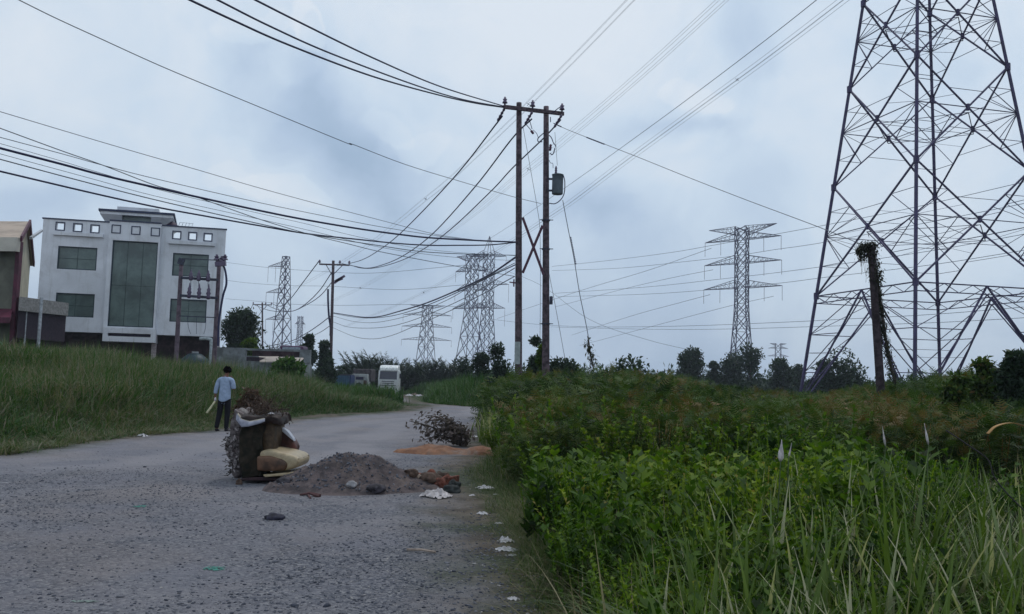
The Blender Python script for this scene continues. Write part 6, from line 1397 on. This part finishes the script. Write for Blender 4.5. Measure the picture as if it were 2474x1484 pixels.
V_, Q_, T_ = stamp_nc(T, np.stack([x, y, np.full(N, -1.05)], -1), rotm(rg.uniform(0, 6.28, N), np.zeros(N)), np.stack([rg.uniform(3, 6, N)]*2+[rg.uniform(2.6, 5.4, N)*(1+.25*wav(x*.08, y*.1))], -1), .4+rg.normal(0, .1, N)); tag(npmesh('distant_woodland', V_, Q_, DARKTREE, T_), kind='stuff')

N = 700; y = rg.uniform(119, 150, N); px_ = rg.uniform(1130, 2560, N); x = np.array([at(p, 930, b).x for p, b in zip(px_, y)])
V_, Q_, T_ = stamp_nc(T, np.stack([x, y, np.full(N, -1.05)], -1), rotm(rg.uniform(0, 6.28, N), np.zeros(N)), np.stack([rg.uniform(1.5, 3, N)]*2+[(4.2+1.2*wav(x*.35, y*.2))*rg.uniform(.7, 1.15, N)], -1), .4+rg.normal(0, .1, N)); tag(npmesh('far_brush', V_, Q_, DARKTREE, T_), kind='stuff')
# round-leaved shrubs in front of the thicket: three built once, then copied
def leafy_shrub(seed, H=1.0, n=1700):
    rng = np.random.default_rng(seed); r = empty('shrub', (0, 0, 0), 'x', 'shrub'); ns = 15; parts = []; m = MB()
    for k in range(ns):
        az = rng.uniform(0, 6.283); le = rng.uniform(.08, .65); L = H*rng.uniform(.65, 1.05); pts = [Vector((0, 0, 0))]; a = le*.5
        for j in range(5): a = min(1.2, le*(.5+.15*j)); pts.append(pts[-1]+Vector((math.cos(az)*math.sin(a), math.sin(az)*math.sin(a), math.cos(a)))*L/5)
        m.tube(pts, [.010, .008, .007, .006, .004, .002], 4); kk = n//ns; s = rng.uniform(.25, 1, kk)*5; i0 = np.minimum(s.astype(int), 4); f = s-i0; A = np.array([tuple(p) for p in pts]); P_ = A[i0]*(1-f[:, None])+A[i0+1]*f[:, None]
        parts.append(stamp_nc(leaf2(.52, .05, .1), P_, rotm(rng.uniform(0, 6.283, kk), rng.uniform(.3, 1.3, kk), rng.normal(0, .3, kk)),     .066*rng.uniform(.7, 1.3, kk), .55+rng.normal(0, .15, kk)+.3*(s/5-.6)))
    V, Q2, t = join(parts); npmesh('foliage', V, Q2, LEAFY, t, r); m.build('stem', BARK, r); return r
protos = [leafy_shrub(400+i) for i in range(3)]
labs = ['at the left front corner of the shrub patch, beside the littered verge', 'second along the verge, behind the front corner shrub', 'in the middle of the verge side of the patch', 'overhanging the pale litter near the bottom of the patch', 'brightest, in the centre of the shrub patch', 'right of the brightest shrub',
        'at the top left of the patch, against the feathery thicket', 'at the top centre of the patch, against the feathery thicket', 'at the top right of the patch, against the feathery thicket', 'where the shrub patch meets the reeds, upper', 'where the shrub patch meets the reeds, middle', 'where the shrub patch meets the reeds, lower',
        'behind the reeds, below the white seed head', 'behind the reeds, right of the white seed head', 'alone among the reeds below the creeper-clad pole', 'small one at the patch edge, close to the verge grass',
        'dark one left of the patch behind the verge grass', 'low one beside the uprooted bush', 'among the reeds at the right', 'near the bottom edge, between verge and reeds']
spots = [(1340, 1245, .72), (1300, 1190, .78), (1390, 1290, .8), (1470, 1350, .75), (1480, 1210, 1.05), (1590, 1225, 1.05), (1380, 1150, 1.0), (1500, 1140, 1.15), (1650, 1140, 1.1), (1720, 1190, 1.0), (1660, 1290, .9), (1560, 1340, .8), (1830, 1150, 1.0), (1980, 1150, 1.0), (2180, 1170, 1.0), (1350, 1310, .5), (1260, 1130, .75), (1195, 1105, .6), (2330, 1180, 1.0), (1520, 1440, .5)]
for i, ((px, py, h), lb) in enumerate(zip(spots, labs)):
    o = protos[i] if i < 3 else copy_tree(protos[i % 3]); b = gp(px, py); o.location = (b.x, b.y, zg1(b.x, b.y)-.02); o.rotation_euler[2] = i*1.7; s = h*1.12; o.scale = (s*1.1, s*1.1, s)
    o['label'] = 'round-leaved green shrub '+lb; o['category'] = 'shrub'; o['group'] = 'round-leaved shrubs between verge and reeds'

# uprooted withered bush lying across the soil bank
wb0 = gp(1112, 1080); r = empty('withered_bush', wb0, 'uprooted withered bush lying over the red soil at the road bend', 'bush'); rng = np.random.default_rng(9); m = MB(); parts = []
for k in range(15):
    tip = at(rng.uniform(985, 1085) if k < 10 else rng.uniform(1090, 1140), rng.uniform(1002, 1062) if k < 10 else rng.uniform(1040, 1070), wb0.y+rng.uniform(-.5, .7)); c = wb0.lerp(tip, .5)+Vector((0, 0, rng.uniform(.1, .3))); pts = catmull([wb0+Vector((rng.uniform(-.2, .2), rng.uniform(-.1, .3), .05)), c, tip], 6); m.tube(pts, [.03*(1-.9*j/len(pts))+.003 for j in range(len(pts))], 5)
    A = np.array([tuple(p) for p in pts]); kk = 62; s = rng.uniform(.3, .999, kk)*(len(A)-1); i0 = s.astype(int); f = s-i0; P_ = A[i0]*(1-f[:, None])+A[i0+1]*f[:, None]+rng.normal(0, .085, (kk, 3))
    parts.append(stamp_nc(leaf2(.5, .1, .4), P_, rotm(rng.uniform(0, 6.283, kk), rng.uniform(-1.3, .3, kk), rng.normal(0, .6, kk)), .13*rng.uniform(.6, 1.2, kk), .45+rng.normal(0, .2, kk)))
V, Q2, t = join(parts); o = npmesh('foliage', V-np.array(wb0), Q2, DEADL, t, r); m.build('branch', BARK, r)
wb1 = gp(1170, 1040); r = empty('withered_bush', wb1, 'small dark-leaved sprig against the road at the thicket corner', 'bush'); parts = []; m = MB()
for k in range(5):
    tip = at(rng.uniform(1150, 1172), rng.uniform(982, 1035), wb1.y+rng.uniform(-.3, .3)); pts = catmull([wb1, wb1.lerp(tip, .5)+Vector((0, 0, .1)), tip], 5); m.tube(pts, .012, 4); A = np.array([tuple(p) for p in pts]); kk = 24; s = rng.uniform(.2, .999, kk)*(len(A)-1); i0 = s.astype(int); f = s-i0; P_ = A[i0]*(1-f[:, None])+A[i0+1]*f[:, None]+rng.normal(0, .06, (kk, 3))
    parts.append(stamp_nc(leaf2(.5, .1, .3), P_, rotm(rng.uniform(0, 6.283, kk), rng.uniform(-1, .5, kk)), .14*rng.uniform(.6, 1.2, kk), .3+rng.normal(0, .2, kk)))
V, Q2, t = join(parts); npmesh('foliage', V-np.array(wb1), Q2, DEADL, t, r); m.build('branch', BARK, r)
# dry brush heaped on and behind the armchair
bb = SO+Vector((.1, .3, 0)); r = empty('dry_brush', bb, 'reddish dry brush heaped on and behind the tipped armchair', 'brush pile'); m = MB(); parts = []
for k in range(85):
    px = rng.normal(648, 22); py = rng.uniform(972, 1010)+abs(px-648)*.35; dy = rng.uniform(-.25, .6); p = at(px, py, SY+dy); d = Vector((rng.normal(0, 1), rng.normal(0, .7), rng.normal(.2, .6))).normalized()*rng.uniform(.08, .26)
    m.tube([p-d, p+Vector((0, 0, .02)), p+d], .0045, 4)
    kk = 9; P_ = np.array(p)+rng.uniform(-1, 1, (kk, 1))*np.array(d)+rng.normal(0, .03, (kk, 3)); parts.append(stamp_nc(leaf(.4, .1, .3), P_, rotm(rng.uniform(0, 6.28, kk), rng.normal(0, .8, kk)), .045*rng.uniform(.5, 1.4, kk), .25+rng.normal(0, .2, kk)))
V, Q2, t = join(parts); npmesh('dry_leaves', V-np.array(bb), Q2, leafmat('reddish_dry_leaf', [(0, (.03, .015, .012)), (.5, (.085, .045, .032)), (.85, (.13, .09, .06)), (1, (.3, .27, .25))], .8, .2, (1, .1)), t, r); m.build('twigs', TW, r)
crumple('paper_scrap', 'white scrap caught in the dry brush on top of the armchair', 'scrap', 660, 1010, .1, .1, .05, PLW, 77).location = at(743-100+12, 1004-1, SY-.28)
# brown dead bush behind the armchair on the bank foot
r0 = at(615, 1000, 24.5); r0.z = zg1(r0.x, r0.y); tree('reddish-brown dead bush on the grass bank right of the walking person', 608, 942, 88, 26, 'bush', 'bush', n=2200, L=.11, nl=8, seed=90, trunk=.05, mt=MATS['reddish_dry_leaf'], low=.02)
# rounded clump of brighter grass before the shack
tree('rounded bright grass clump before the grey shack', 695, 870, 100, 45, 'bush', 'bush', n=4200, L=.32, nl=9, seed=91, trunk=.05, mt=GRASS_L, low=.05)

# creeper on the leaning pole and its second trailing curtain
rng = np.random.default_rng(12); cr = empty('creeper', lb_, 'ragged creeper hanging off the top of the leaning pole down to the thicket', 'creeper'); parts = []; m = MB()
def hang(pts, n, spread, L=.10, droop=True):
    A = np.array([tuple(p) for p in catmull(pts, 10)]); s = rng.uniform(0, .999, n)*(len(A)-1); i0 = s.astype(int); f = s-i0; P_ = A[i0]*(1-f[:, None])+A[i0+1]*f[:, None]+rng.normal(0, 1, (n, 3))*np.array([spread, spread, spread*1.2])
    parts.append(stamp_nc(leaf(.32, .05, .3), P_, rotm(rng.uniform(0, 6.28, n), rng.uniform(-1.6, .2, n), rng.normal(0, .5, n)), L*rng.uniform(.5, 1.4, n), .35+rng.normal(0, .2, n)))
q = lambda x, y, dy=0: at(x, y, 24+dy)
hang([q(2103, 592), q(2107, 615), q(2113, 650), q(2117, 680)], 900, .08); hang([q(2112, 650), q(2120, 700), q(2128, 760), q(2134, 800)], 800, .06)
hang([q(2134, 800), q(2142, 840), q(2150, 875), q(2160, 920)], 520, .055, .09); hang([q(2120, 720), q(2126, 790), q(2134, 850), q(2143, 880)], 160, .05, .08)
hang([q(2105, 592), q(2093, 595), q(2080, 596), q(2074, 606)], 520, .055, .10); hang([q(2076, 598), q(2079, 612), q(2083, 624)], 200, .05, .10)
for k in range(26):
    a = q(rng.uniform(2078, 2118), rng.uniform(596, 640), rng.uniform(-.1, .1)); m.tube([a, a+Vector((rng.uniform(-.05, .05), 0, -rng.uniform(.2, .6)))], .004, 4)
m.tube(catmull([q(2106, 600), q(2122, 700), q(2136, 800), q(2150, 880), q(2163, 925)], 8), [.04]*33, 6)
for k in range(16):
    a = q(2112+k*2.2, 660+k*14, 0); m.tube([a, a+Vector((rng.uniform(.05, .2), rng.uniform(-.1, .1), rng.uniform(.05, .2)))], .004, 4)
V, Q2, t = join(parts); npmesh('leaves', V-np.array(lb_), Q2, CREEP, t, cr); m.build('vine_stems', BARK, cr)
# creeper clump on the guy wire
gb = at(1428, 880, 33); cr = empty('creeper', gb, 'small creeper clump climbing the foot of the guy wire', 'creeper'); parts = []
hang([at(1418, 818, 33.2), at(1422, 840, 33.1), at(1428, 860, 33), at(1432, 885, 33)], 190, .07, .15); V, Q2, t = join(parts); npmesh('leaves', V-np.array(gb), Q2, CREEP, t, cr); m = MB(); m.tube([at(1419, 812, 33.2), at(1432, 888, 33)], .02, 5); m.build('vine_stems', BARK, cr)

# reed seed heads and odd tall stalks
SEED = mat('white_seed_plume', (.55, .50, .50), .9, 0, .2, 20); STRAW = mat('straw_blade', (.36, .33, .2), .7, 0, .2, 10)
for lb, pa, pb, Y, w in (('fat white seed head standing over the reeds left of the creeper-clad pole', (1885, 1115), (1888, 1062), 6.5, .022), ('slim pale seed head left of the tall straw one', (2138, 1078), (2131, 1030), 7.0, .009), ('tall straw-white seed head at the right above the reeds', (2242, 1075), (2232, 1022), 7.0, .010),
                     ('thin seed head just right of the fat white one', (1905, 1105), (1912, 1070), 6.6, .007)):
    a, b = at(*pa, Y), at(*pb, Y); g0 = Vector((a.x-.04, a.y+.05, 0)); r = empty('seed_head', g0, lb, 'seed head'); m = MB(); m.tube(catmull([g0, g0.lerp(a, .6), a], 4), .004, 5); m.build('stalk', mat('green_stalk', (.08, .11, .05), .7), r)
    m = MB(); m.tube([a.lerp(b, k/6) for k in range(7)], [w*.3, w, w*1.05, w*.8, w*.45, w*.25, w*.1], 8); m.build('plume', SEED, r, True)
for lb, pts, Y in (('dark arching bare stem sweeping down the right edge', [(2480, 1240), (2430, 1190), (2400, 1150), (2385, 1110), (2330, 1070), (2285, 1040)], 5.0), ('orange dried arching leaf near the right edge', [(2540, 1062), (2473, 1030), (2440, 1022), (2405, 1030), (2385, 1048)], 5.2)):
    m = MB(); P2 = catmull([at(*p, Y) for p in pts], 6); o_ = 'dark' in lb
    if o_: P2 = [Vector((P2[0].x+.15, Y, 0))]+P2; m.tube(P2, .004, 5)
    else:
        for a, b in zip(P2, P2[1:]): m.beam(a, b, .03, .004)
        m.tube([P2[0], Vector((P2[0].x+.1, Y, 0))], .004, 4)
    o = m.build('bare_vine' if o_ else 'dry_leaf', mat('dark_stem', (.035, .03, .035), .8) if o_ else mat('orange_dry_leaf', (.30, .17, .06), .7), None, loc=P2[0]); tag(o, lb, 'vine' if o_ else 'leaf')
# white spiky ornamental clump at the left edge
p = at(5, 830, 41); r = empty('agave', Vector((p.x, 41, p.z-.9)), 'pale spiky plant at the left edge under the warehouse', 'plant'); T = mk_tuft(26, .10, np.random.default_rng(3), .1, .9, 4, .3, .1, .9); npmesh('leaves', T[0]*1.5, T[1], leafmat('pale_agave', [(0, (.12, .2, .2)), (1, (.32, .4, .42))], .4, .2), T[2], r)

# ---------------- loose stones on the road
def stones(n, ymin, ymax, smin, smax, mt, name, seed, pw=1.6, excl=True, clump=True):
    rng = np.random.default_rng(seed); y = ymin+rng.uniform(0, 1, n)**pw*(ymax-ymin); px = rng.uniform(-100, 1330, n); x = np.array([at(p, 1300, b).x for p, b in zip(px, y)]); sd = road_sd(x, y); ok = sd < .35
    if clump: ok &= (rng.random(n) < .25+.75*smooth(-.3, .4, wav(x*1.4+2, y*1.1))) & (rng.random(n) < .12+.88*smooth(3.0, 6.5, -left_t(x, y)))
    x, y = x[ok], y[ok]; v, f = icos((1, .85, .55), 1, 3, .3, 1.3); V = np.array([tuple(q_) for q_ in v]); F3 = np.array(f)
    F4 = np.concatenate([F3, F3[:, 2:3]], 1); s = smin+(smax-smin)*rng.uniform(0, 1, len(x))**3
    VV, QQ, TT = stamp_nc((V, F4, np.zeros(len(V))), np.stack([x, y, zg(x, y)+.012+s*.15], -1), rotm(rng.uniform(0, 6.28, len(x)), rng.normal(0, .3, len(x))), np.stack([s, s*rng.uniform(.6, 1, len(x)), s*rng.uniform(.5, 1, len(x))], -1), rng.uniform(0, 1, len(x)))
    me = bpy.data.meshes.new(name); F3a = QQ[:, :3]; me.vertices.add(len(VV)); me.vertices.foreach_set('co', VV.astype(np.float32).ravel()); me.loops.add(F3a.size); me.loops.foreach_set('vertex_index', F3a.astype(np.int32).ravel()); me.polygons.add(len(F3a)); me.polygons.foreach_set('loop_start', np.arange(0, F3a.size, 3, dtype=np.int32))
    at_ = me.attributes.new('tint', 'FLOAT', 'POINT'); at_.data.foreach_set('value', TT.astype(np.float32)); me.update(calc_edges=True); me.validate(); o = bpy.data.objects.new(name, me); COL.objects.link(o); me.materials.append(mt); tag(o, kind='stuff'); print(name, len(x))
STN = leafmat('road_stone', [(0, (.04, .045, .062)), (.45, (.095, .10, .122)), (.8, (.15, .15, .168)), (.96, (.21, .205, .215)), (1, (.34, .32, .31))], .85, 0.0, (1, .1), .2)
stones(48000, 4.2, 17, .004, .019, STN, 'loose_gravel', 5)
stones(700, 4.2, 16, .012, .036, STN, 'loose_stones', 6)
# gravel on the heap
rng = np.random.default_rng(8); n = 1300; hx = rng.normal(.05, .6, n); hy = rng.uniform(-.7, .5, n); xx, yy = hx+hc.x, hy+hc.y; hh = np.array([hz_at(a, b) for a, b in zip(xx, yy)]); ok = (hh > .01); xx, yy, hh = xx[ok], yy[ok], hh[ok]
v, f = icos((1, .85, .7), 1, 5, .3, 1.3); V = np.array([tuple(q_) for q_ in v]); F3 = np.array(f); s = .004+.020*rng.uniform(0, 1, len(xx))**3
VV, QQ, TT = stamp_nc((V, np.concatenate([F3, F3[:, 2:3]], 1), np.zeros(len(V))), np.stack([xx, yy, hh+.018], -1), rotm(rng.uniform(0, 6.28, len(xx)), rng.normal(0, .4, len(xx))), s, rng.uniform(0, .8, len(xx)))
me = bpy.data.meshes.new('heap_gravel'); me.from_pydata(VV.tolist(), [], QQ[:, :3].tolist()); a__ = me.attributes.new('tint', 'FLOAT', 'POINT'); a__.data.foreach_set('value', TT.astype(np.float32)); o = bpy.data.objects.new('heap_gravel', me); COL.objects.link(o); me.materials.append(STN); tag(o, kind='stuff')

# ------------------------------------------------------------------ haze
HAZE = 0.0004
if HAZE:
    m = MB(); m.hexa([(-900, -60, -3), (900, -60, -3), (900, 1000, -3), (-900, 1000, -3), (-900, -60, 75), (900, -60, 75), (900, 1000, 75), (-900, 1000, 75)])
    hm = bpy.data.materials.new('haze_air'); hm.use_nodes = True; nt = hm.node_tree; nt.nodes.clear(); pv = nt.nodes.new('ShaderNodeVolumePrincipled'); ou = nt.nodes.new('ShaderNodeOutputMaterial')
    pv.inputs['Color'].default_value = (.80, .88, 1, 1); pv.inputs['Density'].default_value = HAZE; pv.inputs['Anisotropy'].default_value = .2; nt.links.new(pv.outputs[0], ou.inputs['Volume'])
    tag(m.build('haze', hm), kind='stuff')
S.cycles.volume_bounces = 0; S.cycles.max_bounces = 6; S.cycles.diffuse_bounces = 3; S.cycles.transmission_bounces = 3; S.cycles.transparent_max_bounces = 4
